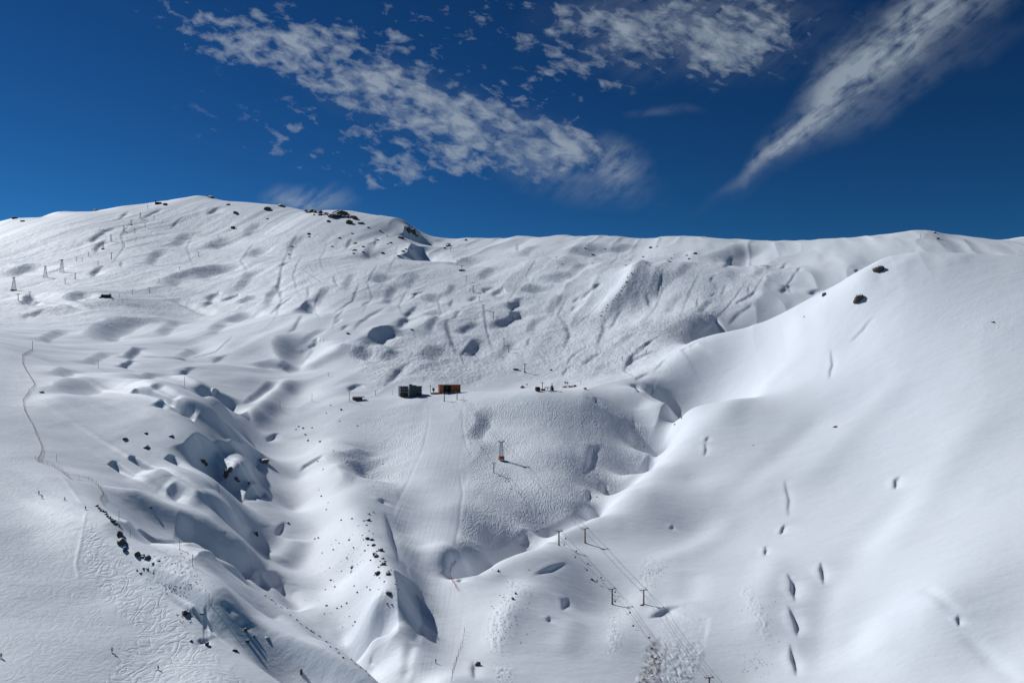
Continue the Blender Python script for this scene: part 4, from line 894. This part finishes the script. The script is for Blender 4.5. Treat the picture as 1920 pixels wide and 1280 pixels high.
MB().box((0,0,.9), (10,4,.4)).box((0,0,.3), (9.4,3.6,.9)).build('floor', 'orange', b); m = MB()
for k in range(7): m.tube((-4.8+1.6*k,-1.9,1.0), (-4.8+1.6*k,-1.9,2.0), .09)
m.tube((-4.8,-1.9,2.0), (4.8,-1.9,2.0), .09); m.build('railing', 'brown', b); MB().box((3.4,.6,1.7), (2.4,1.6,1.3)).build('kiosk', 'rust', b)
g, s_ = scaled(1097, 730)
b = thing('ticket_hut', g, 'tiny tan hut standing alone at the right end of the plateau', 'hut', None, .3)
MB().box((0,0,.9), (2.6,2.2,2.0)).build('wall', 'tan', b); MB().box((0,0,2.0), (3.0,2.6,.3)).build('roof', 'brown', b); MB().box((0,-1.12,.8), (.8,.06,1.3)).build('door', 'dark', b)
g, s_ = scaled(198, 557)
b = thing('ridge_hut', g+Vector((0,2,-.5)), 'long dark hut with snow on its roof on the left hillock', 'hut', None, .1); w_ = 17*s_
MB().box((0,0,2.2), (w_,6,4.6)).build('wall', 'dark', b); MB().box((0,0,4.9), (w_*.82,6.4,.9)).build('snowy_roof', 'white', b); MB().box((.42*w_,0,5.2), (2.0,2.2,3.0)).build('chimney', 'dark', b); MB().box((-.4*w_,0,5.2), (.5,.5,2.6)).build('vent_pipe', 'darksteel', b)
for x in (-.3,-.1,.1,.3): MB().box((x*w_,-3.05,2.6), (1.4,.1,1.2)).build('window', 'glass', b)
MB().box((0,-1,-.2), (w_*1.25,9,1.6)).build('terrace', 'slate', b)
g, s_ = scaled(296, 383)
b = thing('summit_station', g+Vector((0,0,-1)), 'dark lift station with a tall post on the left skyline', 'lift station', None, .2)
MB().box((2,0,4), (20,9,6.5)).build('wall', 'dark', b); MB().box((2,0,7.6), (22,10,1.0)).build('roof', 'slate', b); MB().tube((-9,0,0), (-9,0,13), 1.2, .9).build('post', 'blue', b); MB().box((-9,0,12.6), (8,1.4,1.4)).build('crossarm', 'darksteel', b)
g, s_ = scaled(437, 428)
b = thing('slope_hut', g, 'very small dark hut alone on the upper mountain flank', 'hut'); MB().box((0,0,2.4), (12,6,5.2)).build('wall', 'dark', b); MB().box((0,0,5.3), (13,7,.8)).build('roof', 'brown', b)
g, s_ = scaled(841, 462)
b = thing('saddle_station', g, 'pale top station with a steel frame in the saddle of the skyline', 'lift station', None, .1)
MB().box((0,0,1.5), (18,6,3.2)).build('base', 'tan', b); MB().box((2,0,6.0), (9,5,3.4)).build('hall', 'concrete', b); m = MB()
for x in (-5,0,5): m.tube((x,0,2), (x,0,9.5), .6)
m.build('column', 'darksteel', b); MB().box((0,0,9.6), (13,1.2,1.0)).build('crossarm', 'darksteel', b)
for u, v, c, lab, w_, h_ in [(866,508,'slate','dark foundation block under the pylon below the saddle',13,2.6),(834,466,'slate','tiny dark shed left of the slim pylon under the saddle',7,3.5),(1033,697-3,'brown','small brown sled box lying on the slope right of the red-footed pylon',3,1.2),(967,693,'brown','dark board structure on the slope left of the red-footed pylon',7,1.4)]:
    g = ground(u, v); o = MB().box((0,0,h_/2), (w_,w_*.45,h_), 0, .15).build('slope_shed', c); o.location = g; tag(o, lab, 'shed'); MB().box((0,0,h_+.12), (w_*1.1,w_*.5,.24)).build('roof', 'dark', o)

# ------------------------------------------------------------------ fences
def fence(name, label, path, h, net, postc, step=1):
    P = [ground(u, v) for u, v in path]; f = thing(name, P[0], label, 'fence')
    Q = [p-P[0] for p in P]; pts = []
    for a, b in zip(Q[:-1], Q[1:]):
        n = max(1, int((b-a).length/3.0))
        for k in range(n): pts.append(a.lerp(b, k/n))
    pts.append(Q[-1])
    for p in pts: p.z = gz(p.x+P[0].x, p.y+P[0].y)-P[0].z
    st = max(1, len(pts)//90+1)
    for i, p in enumerate(pts[::st]):
        dx = .25*math.sin(i*2.3); MB().tube((p.x,p.y,p.z-.3), (p.x+dx,p.y,p.z+h*(1.05+.25*math.sin(i*1.7))), .07, .05, 6).build('post', postc, f)
    if net:
        m = MB()
        for a, b in zip(pts[:-1], pts[1:]):
            for z in np.linspace(.25, h*.92, 5): m.tube((a.x,a.y,a.z+z), (b.x,b.y,b.z+z), .028, .028, 4)
            for k in range(4):
                c = a.lerp(b, k/4); m.tube((c.x,c.y,c.z+.2), (c.x,c.y,c.z+h*.92), .022, .022, 4)
        m.build('net', net, f)
    return f
fence('safety_fence', 'faded net fence winding down the upper left piste edge', [(61,658),(50,663),(42,669),(42,681),(48,694),(57,708),(66,722),(62,728),(55,734),(50,744),(43,752),(45,768),(52,782),(61,797),(68,815),(76,832),(79,846),(75,858),(70,865)], 2.2, 'netting', 'bamboo')
fence('safety_fence', 'brownish net fence along the lower crest ending above the rock outcrop', [(66,861),(80,868),(98,874),(115,884),(130,896),(148,898),(166,901),(180,908),(189,918),(194,930),(188,938),(193,946)], 2.2, 'netting', 'bamboo')
fence('safety_net', 'red safety net curving beside the dark hollow on the right piste edge', [(855,1054),(847,1064),(844,1076),(848,1090),(855,1101),(858,1107)], 1.7, 'red', 'rust')
fence('safety_fence', 'row of thin red poles with long shadows at the lower right piste edge', [(871,1184),(869,1197),(866,1212),(861,1226),(856,1241),(851,1258),(847,1277)], 2.6, None, 'rust')

# ------------------------------------------------------------------ rocks
def rock_mesh(seed, sub=3):
    b = bmesh.new(); bmesh.ops.create_icosphere(b, subdivisions=sub, radius=1.0)
    r_ = np.random.RandomState(seed); dirs = r_.normal(size=(11,3)); dirs /= np.linalg.norm(dirs, axis=1)[:,None]; lim = r_.uniform(.55, .95, 11); off = r_.uniform(0, 50, 3)
    for v in b.verts:
        p = np.array(v.co)
        for d, l in zip(dirs, lim):
            t = p@d
            if t > l: p = p-d*(t-l)*.9
        f = vnoise(np.array([p[0]*3+off[0]+p[2]*2.1]), np.array([p[1]*3+off[1]-p[2]*1.7]), seed)[0]
        v.co = Vector(p*(1+.22*f))
    m = bpy.data.meshes.new('rock'); b.to_mesh(m); b.free(); m.materials.append(M['rock'])
    return m
RM = [rock_mesh(100+i) for i in range(7)]
def rock(u, v, w, h, label, name='rock', group=None, sink=.3):
    """w, h in photograph pixels"""
    g, s_ = scaled(u, v); o = bpy.data.objects.new(name, RM[rng.randint(len(RM))]); COL.objects.link(o)
    o.scale = (w*s_*.62, w*s_*.62*rng.uniform(.7,1.1), max(h*s_*.75, w*s_*.3)); o.rotation_euler = (rng.uniform(-.3,.3), rng.uniform(-.3,.3), rng.uniform(0,6.28))
    o.location = g+Vector((0,0,h*s_*.5*(1-2*sink)))
    return tag(o, label, 'rock', group)
for a in [(1649,507,20,11,'big dark boulder with a snow cap on the left crest of the right slope'),(1609,563,17,17,'rounded dark boulder alone on the sunny right slope'),(1546,554,8,7,'small brown boulder on the skyline edge of the right slope'),
          (1862,604,6,3,'small flat stone on the upper right slope'),(1508,594,3,2,'tiny dark stone low on the right slope edge'),(1566,800,8,3,'thin dark stone in the middle of the right slope'),(1278,784,3,3,'tiny stone right of the shaded gully bend'),(1265,796,3,3,'tiny dark stone in the shaded gully bend'),
          (1412,1000-165,2,2,'speck of stone on the right slope'),(896,1247,9,9,'snow capped rock above the dark pit at the bottom'),(1118,931,3,2,'small stone in the side hollow of the tracked slope'),(1007,996,3,3,'small dark stone at the lip of the shaded gully'),
          (226,1004,12,12,'dark cragged outcrop, tallest on the left shoulder'),(229,1018,13,14,'dark crag at the foot of the outcrop on the left shoulder'),(233,1032,8,10,'lowest crag of the outcrop on the left shoulder'),(257,1041,11,11,'dark knob right of the outcrop on the left shoulder'),(277,1046,9,7,'smaller rock right of the dark knob on the left shoulder'),
          (350,1150,14,9,'brown grassy rock at the left end of the shaded hollow'),(388,1208,8,8,'pointed rock casting a long shadow in the lower left'),(440,1220,10,6,'flat snow capped rock above the lower left shade'),(460,1182,6,7,'dark rock high in the lower left shade'),(476,1194,5,5,'small dark rock beside the rocks in the lower left shade'),(501,1195,7,3,'flat dark rock on the right of the lower left shade'),
          (464,1203,7,7,'snow capped rock in the centre of the lower left shade'),(565,1262,5,13,'narrow upright rock at the bottom of the lower left shade'),(358,1201,5,4,'small rock on the tracked snow of the lower left'),(380,1150,8,5,'dark rock on the crest above the lower left shade'),
          (381,866,9,8,'dark rock in the wall of the shaded gorge'),(386,872,6,8,'lower rock in the wall of the shaded gorge'),(424,892,8,14,'dark crag on the left of the snowy knob in the gorge'),(432,882,8,9,'crag at the top left of the snowy knob in the gorge'),(443,897,9,6,'dark rock on the front of the snowy knob in the gorge'),(447,902,6,4,'small rock on the lower front of the snowy knob in the gorge'),(467,907,5,5,'brown rock at the right of the snowy knob in the gorge'),
          (496,866,14,7,'brown ledge rock at the right rim of the gorge'),(482,1003,5,10,'dark rock where the creek narrows'),(79,736,8,4,'dark stone by the net fence on the left slope'),(234,823,10,4,'left dark rock slab on the smooth left slope'),(273,838,12,5,'right dark rock slab on the smooth left slope'),(274,812,8,3,'upper thin rock slab on the smooth left slope'),(320,817,10,3,'thin rock slab above the gorge rim'),(283,952,5,3,'small stone on the rib below the fence'),
          (585,398,14,7,'dark crag on the mountain skyline, left of the biggest crag'),(601,400,8,6,'small crag between the two dark skyline crags'),(640,402,26,10,'biggest dark crag on the mountain skyline'),(626,407,20,6,'lower shelf of the biggest skyline crag'),(655,419,10,8,'dark crag below the skyline crags'),(676,419,10,4,'flat crag right below the skyline crags'),(615,416,6,4,'small crag left below the skyline crags'),
          (765,434,9,10,'steep dark cliff rock at the top of the shaded peak face'),(775,437,10,9,'lower cliff rock on the shaded peak face'),(781,443,6,6,'small cliff rock at the foot of the shaded peak face'),(752,447,10,5,'rock left of the shaded peak face'),(757,472,9,3,'rock ledge under the sunny peak shoulder'),(747,480,7,3,'lowest rock ledge under the sunny peak shoulder'),(665,470,8,3,'thin dark ledge on the sunny peak flank'),(718,475,7,3,'thin dark ledge right on the sunny peak flank'),
          (395,371,11,4,'rock strip just right of the summit'),(528,387,12,5,'rock strip on the skyline right of the summit'),(500,392,14,4,'dark strip of stones below the skyline'),(442,400,10,4,'stones on the mountain flank below the summit'),(428,384,8,3,'small stones close under the summit'),(180,394,9,4,'dark rocks on the left skyline'),(28,410,10,4,'rocks on the leftmost skyline bump'),(42,415,7,3,'stones below the leftmost skyline bump'),(310,384,8,3,'stones right of the summit station'),
          (873,451,5,4,'rock on the small snow knob right of the saddle'),(1220,465,6,3,'dark rock on the far ridge flank'),(1303,476,8,4,'dark rock on the far right ridge flank'),(1292,486,4,3,'small rock below the far right ridge flank'),(1752,437,7,3,'rocks on the right skyline bump'),(1758,448,7,3,'rock below the right skyline bump'),(1112,478,6,3,'thin rock streak on the middle ridge flank'),(653,626,6,4,'rocks on the bright nose above the plateau'),(772,618,5,3,'rock at the head of the long dark hollow'),
          (967,1113,5,4,'dark rock on the bright hill right of the piste'),(962,1123,5,5,'dark rock below another on the bright hill right of the piste'),(934,1070,4,4,'small dark rock on the sunny edge of the bright hill'),(1110,1086,6,4,'dark rock between the two lift lines'),(1203,1134,5,3,'brown rock at the foot of the rust brown pylon')]:
    rock(*a)
spur = [(690,975),(700,960),(640,975),(660,972),(672,985),(697,1012),(688,1010),(700,1022),(702,1040),(713,1032),(705,1043),(650,1045),(660,1063),(652,1048),(670,1058),(714,1060),(710,1063),(702,1078),(708,1076),(718,1058),(722,1052),(733,1068),(727,1076),(720,1090),(694,1105),(688,1100),(728,1112),(731,1116),(725,1131),(735,1133),(664,1098),(632,1140),(640,1136),(650,1130),(666,1165),(655,1155),(662,1172),(618,1064),(620,1087),(608,1150),(604,1036),(590,1010),(597,1008),(625,1030),(630,1012),(636,1018),
        (692,995),(679,1003),(655,1012),(663,1026),(684,1032),(742,1095),(746,1104),(718,1046),(695,1050),(610,1105),(612,1135),(628,1100),(640,1070),(670,1110),(596,865),(600,828),(585,802),(577,826),(572,815),(560,800),(606,880),(540,980),(612,775),(620,760),(637,790),(670,798),(625,845),(640,768),(598,918),(602,930),(615,942),(612,955),(568,803),(555,805),(700,912),(718,870)]
for (u, v) in [(713,1032),(708,1076),(718,1058),(690,975),(727,1076),(702,1040),(728,1112),(697,1012),(660,1063),(700,960),(688,1010)]:
    for k in range(2): spur.append((u+rng.normal(0,7), v+rng.normal(0,6)))
BIG = {(713,1032):9, (708,1076):12, (718,1058):9, (727,1076):8, (690,975):8, (728,1112):9, (597,918):6, (702,1040):8, (688,1010):7, (697,1012):6, (705,1043):8, (660,1063):6, (700,1022):6, (596,833):6}
for (u, v) in spur:
    w_ = BIG.get((u, v), rng.uniform(2.0, 4.2))
    if w_ >= 8 and (u, v) == (708,1076): rock(u, v, w_, 7, 'largest dark rock on the rocky spur left of the piste')
    else: rock(u, v, w_, w_*.7, 'dark rock poking through the snow of the spur left of the piste', 'rock', 'dark rocks scattered over the spur')
for (u, v) in [(u_, v_) for (u_, v_) in zip(rng.uniform(470, 800, 26), rng.uniform(395, 480, 26))]:
    if v > 398+max(0, (u-640))*.32: rock(u, v, rng.uniform(3, 7), 2.2, 'low dark stone on the snowy flank under the skyline crags', 'rock', 'stones on the mountain flank')
for (u, v) in zip(rng.uniform(1000, 1330, 16), rng.uniform(462, 500, 16)): rock(u, v, rng.uniform(2, 5), 1.6, 'low dark stone on the open snow of the middle ridge flank', 'rock', 'stones on the middle ridge flank')
for (u, v) in zip(np.linspace(1186, 1128, 18)+rng.uniform(-3,3,18), np.linspace(512, 590, 18)+rng.uniform(-3,3,18)): rock(u, v, rng.uniform(1.6, 3.2), 1.8, 'small stone along the crest of the bright rib in the right cirque', 'rock', 'stones along the bright rib')
for k in range(16):
    t = k/15; rock(182+t*40+rng.uniform(-2,2), 950+t*32+t*t*4+rng.uniform(-1.5,1.5), rng.uniform(4,7), rng.uniform(3,5), 'dark stone in the broken rock band leading to the left outcrop', 'rock', 'stones of the rock band on the left shoulder')
for (u, v) in zip(rng.uniform(255, 300, 14), rng.uniform(1038, 1075, 14)): rock(u, v, rng.uniform(2.5,6), 2.5, 'stone among the rubble right of the left outcrop', 'rock', 'rubble on the left shoulder')
for (u, v) in zip(np.linspace(505, 700, 22)+rng.uniform(-4,4,22), np.linspace(1108, 1262, 22)+rng.uniform(-5,3,22)): rock(u-7, v+6, rng.uniform(2,5), 2.2, 'small dark rock on the crest above the creek', 'rock', 'rocks along the crest above the creek')
for (u, v) in zip(rng.uniform(920, 1000, 26), rng.uniform(1065, 1215, 26)): rock(u, v, rng.uniform(1.4,2.6), 1.3, 'pebble-sized dark stone on the bright hill right of the piste', 'rock', 'small stones on the bright hill')
for (u, v) in zip(np.linspace(1208, 1240, 11)+rng.uniform(-9,9,11), np.linspace(1285, 1225, 11)+rng.uniform(-9,9,11)): rock(u, v, rng.uniform(2,4.5), 1.8, 'brown stone in the bared ground at the left foot of the avalanche', 'rock', 'bare stones at the avalanche foot', .45)
for k in range(16):
    t = k/15; rock(572+t*92+rng.uniform(-2,2), 396+t*9+rng.uniform(0,5)*(1 if t > .3 else .4), rng.uniform(6,13), rng.uniform(3,6), 'dark stone in the broken crag band right of the summit', 'rock', 'stones of the skyline crag band')
# dry grass that pokes through the snow
def tufts(zones, n, label):
    vs, fs = [], []
    for k in range(n):
        z = zones[rng.randint(len(zones))]; u, v = rng.normal(z[0], z[2]*1.25), rng.normal(z[1], z[3]*1.25)
        g = ground(u, v); r_, h_ = rng.uniform(.10,.24), rng.uniform(.2,.5)
        for j in range(3):
            a = rng.uniform(0, 6.28); b0 = len(vs); c, s2 = math.cos(a)*r_, math.sin(a)*r_
            vs += [(g.x-c, g.y-s2, g.z-.1), (g.x+c, g.y+s2, g.z-.1), (g.x+rng.uniform(-.25,.25), g.y+rng.uniform(-.25,.25), g.z+h_)]; fs.append((b0, b0+1, b0+2))
    m = bpy.data.meshes.new('dry_grass'); m.from_pydata(vs, [], fs); m.materials.append(M['tuft']); o = bpy.data.objects.new('dry_grass', m); COL.objects.link(o); o['kind'] = 'stuff'; o['label'] = label
tufts([(322,1062,22,16),(340,1045,14,8),(345,1095,18,6),(325,1108,14,6),(950,1160,14,24),(935,1190,9,16),(960,1120,9,12),(1150,1185,5,22),(1225,1075,8,12),(1240,1065,6,8),(640,1080,30,40),(680,1020,22,25),(610,830,25,20),(570,795,20,10),(942,1266,9,9),(1425,1150,12,18),(1880,610,28,16),(350,1155,7,8),(1415,1250,12,10)], 700, 'sparse dry grass tips poking through thin snow')

# ------------------------------------------------------------------ skiers
def skinned(name, verts, edges, radii, mat, root=0, sub=2):
    m = bpy.data.meshes.new(name); m.from_pydata(verts, edges, []); o = bpy.data.objects.new(name, m); COL.objects.link(o)
    md = o.modifiers.new('skin', 'SKIN'); md.use_smooth_shade = True
    for i, r in enumerate(radii):
        m.skin_vertices[0].data[i].radius = (r, r) if not hasattr(r, '__len__') else r; m.skin_vertices[0].data[i].use_root = (i == root)
    s2 = o.modifiers.new('sub', 'SUBSURF'); s2.levels = sub; s2.render_levels = sub
    m.materials.append(M[mat]); return o
def make_person(jk):
    V = [(0,0,.84),(0,-.03,1.05),(0,-.10,1.28),(0,-.14,1.43),(0,-.17,1.50),(0,-.20,1.60),(0,-.21,1.70)]; E = [(i,i+1) for i in range(6)]; R = [.14,.135,.15,.10,.055,.085,.075]
    for sx in (-1, 1):
        a = len(V); V += [(sx*.11,0,.78),(sx*.13,-.16,.47),(sx*.13,-.02,.10),(sx*.13,-.16,.05)]; E += [(0,a),(a,a+1),(a+1,a+2),(a+2,a+3)]; R += [.095,.065,.05,.04]
        a = len(V); V += [(sx*.20,-.12,1.38),(sx*.32,-.10,1.13),(sx*.30,-.34,1.02),(sx*.30,-.42,1.01)]; E += [(3,a),(a,a+1),(a+1,a+2),(a+2,a+3)]; R += [.065,.045,.035,.032]
        for k in range(4):
            b0 = len(V); V += [(sx*(.27+.018*k),-.47,1.02),(sx*(.27+.018*k),-.51-.006*(k%3),.99)]; E += [(a+3,b0),(b0,b0+1)]; R += [.010,.008]
        b0 = len(V); V += [(sx*.26,-.42,1.03)]; E += [(a+2,b0)]; R += [.010]
    o = skinned('person', V, E, R, 'skin')
    j = skinned('jacket', [(0,0,.82),(0,-.03,1.05),(0,-.10,1.28),(0,-.14,1.43),(-.20,-.12,1.38),(-.32,-.10,1.13),(-.30,-.32,1.03),(.20,-.12,1.38),(.32,-.10,1.13),(.30,-.32,1.03)], [(0,1),(1,2),(2,3),(3,4),(4,5),(5,6),(3,7),(7,8),(8,9)], [.18,.17,.18,.12,.085,.065,.05,.085,.065,.05], 'jacket_'+jk); j.parent = o
    t = skinned('trousers', [(0,0,.84),(-.11,0,.76),(-.13,-.16,.47),(-.13,-.02,.12),(.11,0,.76),(.13,-.16,.47),(.13,-.02,.12)], [(0,1),(1,2),(2,3),(0,4),(4,5),(5,6)], [.165,.12,.085,.075,.12,.085,.075], 'trousers'); t.parent = o
    MB().ball((0,-.20,1.68), .125, 1, 1.1, 1.0).build('helmet', 'helmet', o)
    for sx in (-.13, .13):
        MB().box((sx,-.15,.02), (.10,1.65,.03)).build('ski', 'ski', o); MB().tube((sx*2.4,-.44,1.08), (sx*3.2,-.1,.02), .014, .012, 5).build('ski_pole', 'darksteel', o)
    return o
for u, v, jk, rz, lab in [(210,1222,'dark',.6,'skier in dark clothes standing upright on the lower left piste'),(297,1255,'dark',-.8,'skier in dark clothes crouching near the bottom of the left piste'),(73,926,'dark',.3,'upper skier of the close pair on the left piste'),(79,934,'red',.4,'lower skier of the close pair on the left piste'),(122,938,'dark',-.4,'lone skier right of the pair on the left piste'),
                          (160,955,'dark',1.2,'skier at the edge of the left piste above the rock band'),(817,1242,'dark',.2,'lone skier on the groomed piste at the bottom centre'),(2,1233,'dark',.5,'skier in dark clothes cut off by the left picture edge'),(902,840,'dark',.5,'skier on the tracked slope left of the lattice tower'),(948,903,'dark',.1,'skier below the teal pylon on the tracked slope'),(1035,880,'dark',.7,'skier alone in the middle of the tracked slope'),(996,710,'dark',.2,'skier gliding onto the plateau above the machines')]:
    g = ground(u, v); place('person_'+jk, lambda k=jk: make_person(k), g, lab, 'person', 'skiers', rz, 1.05)
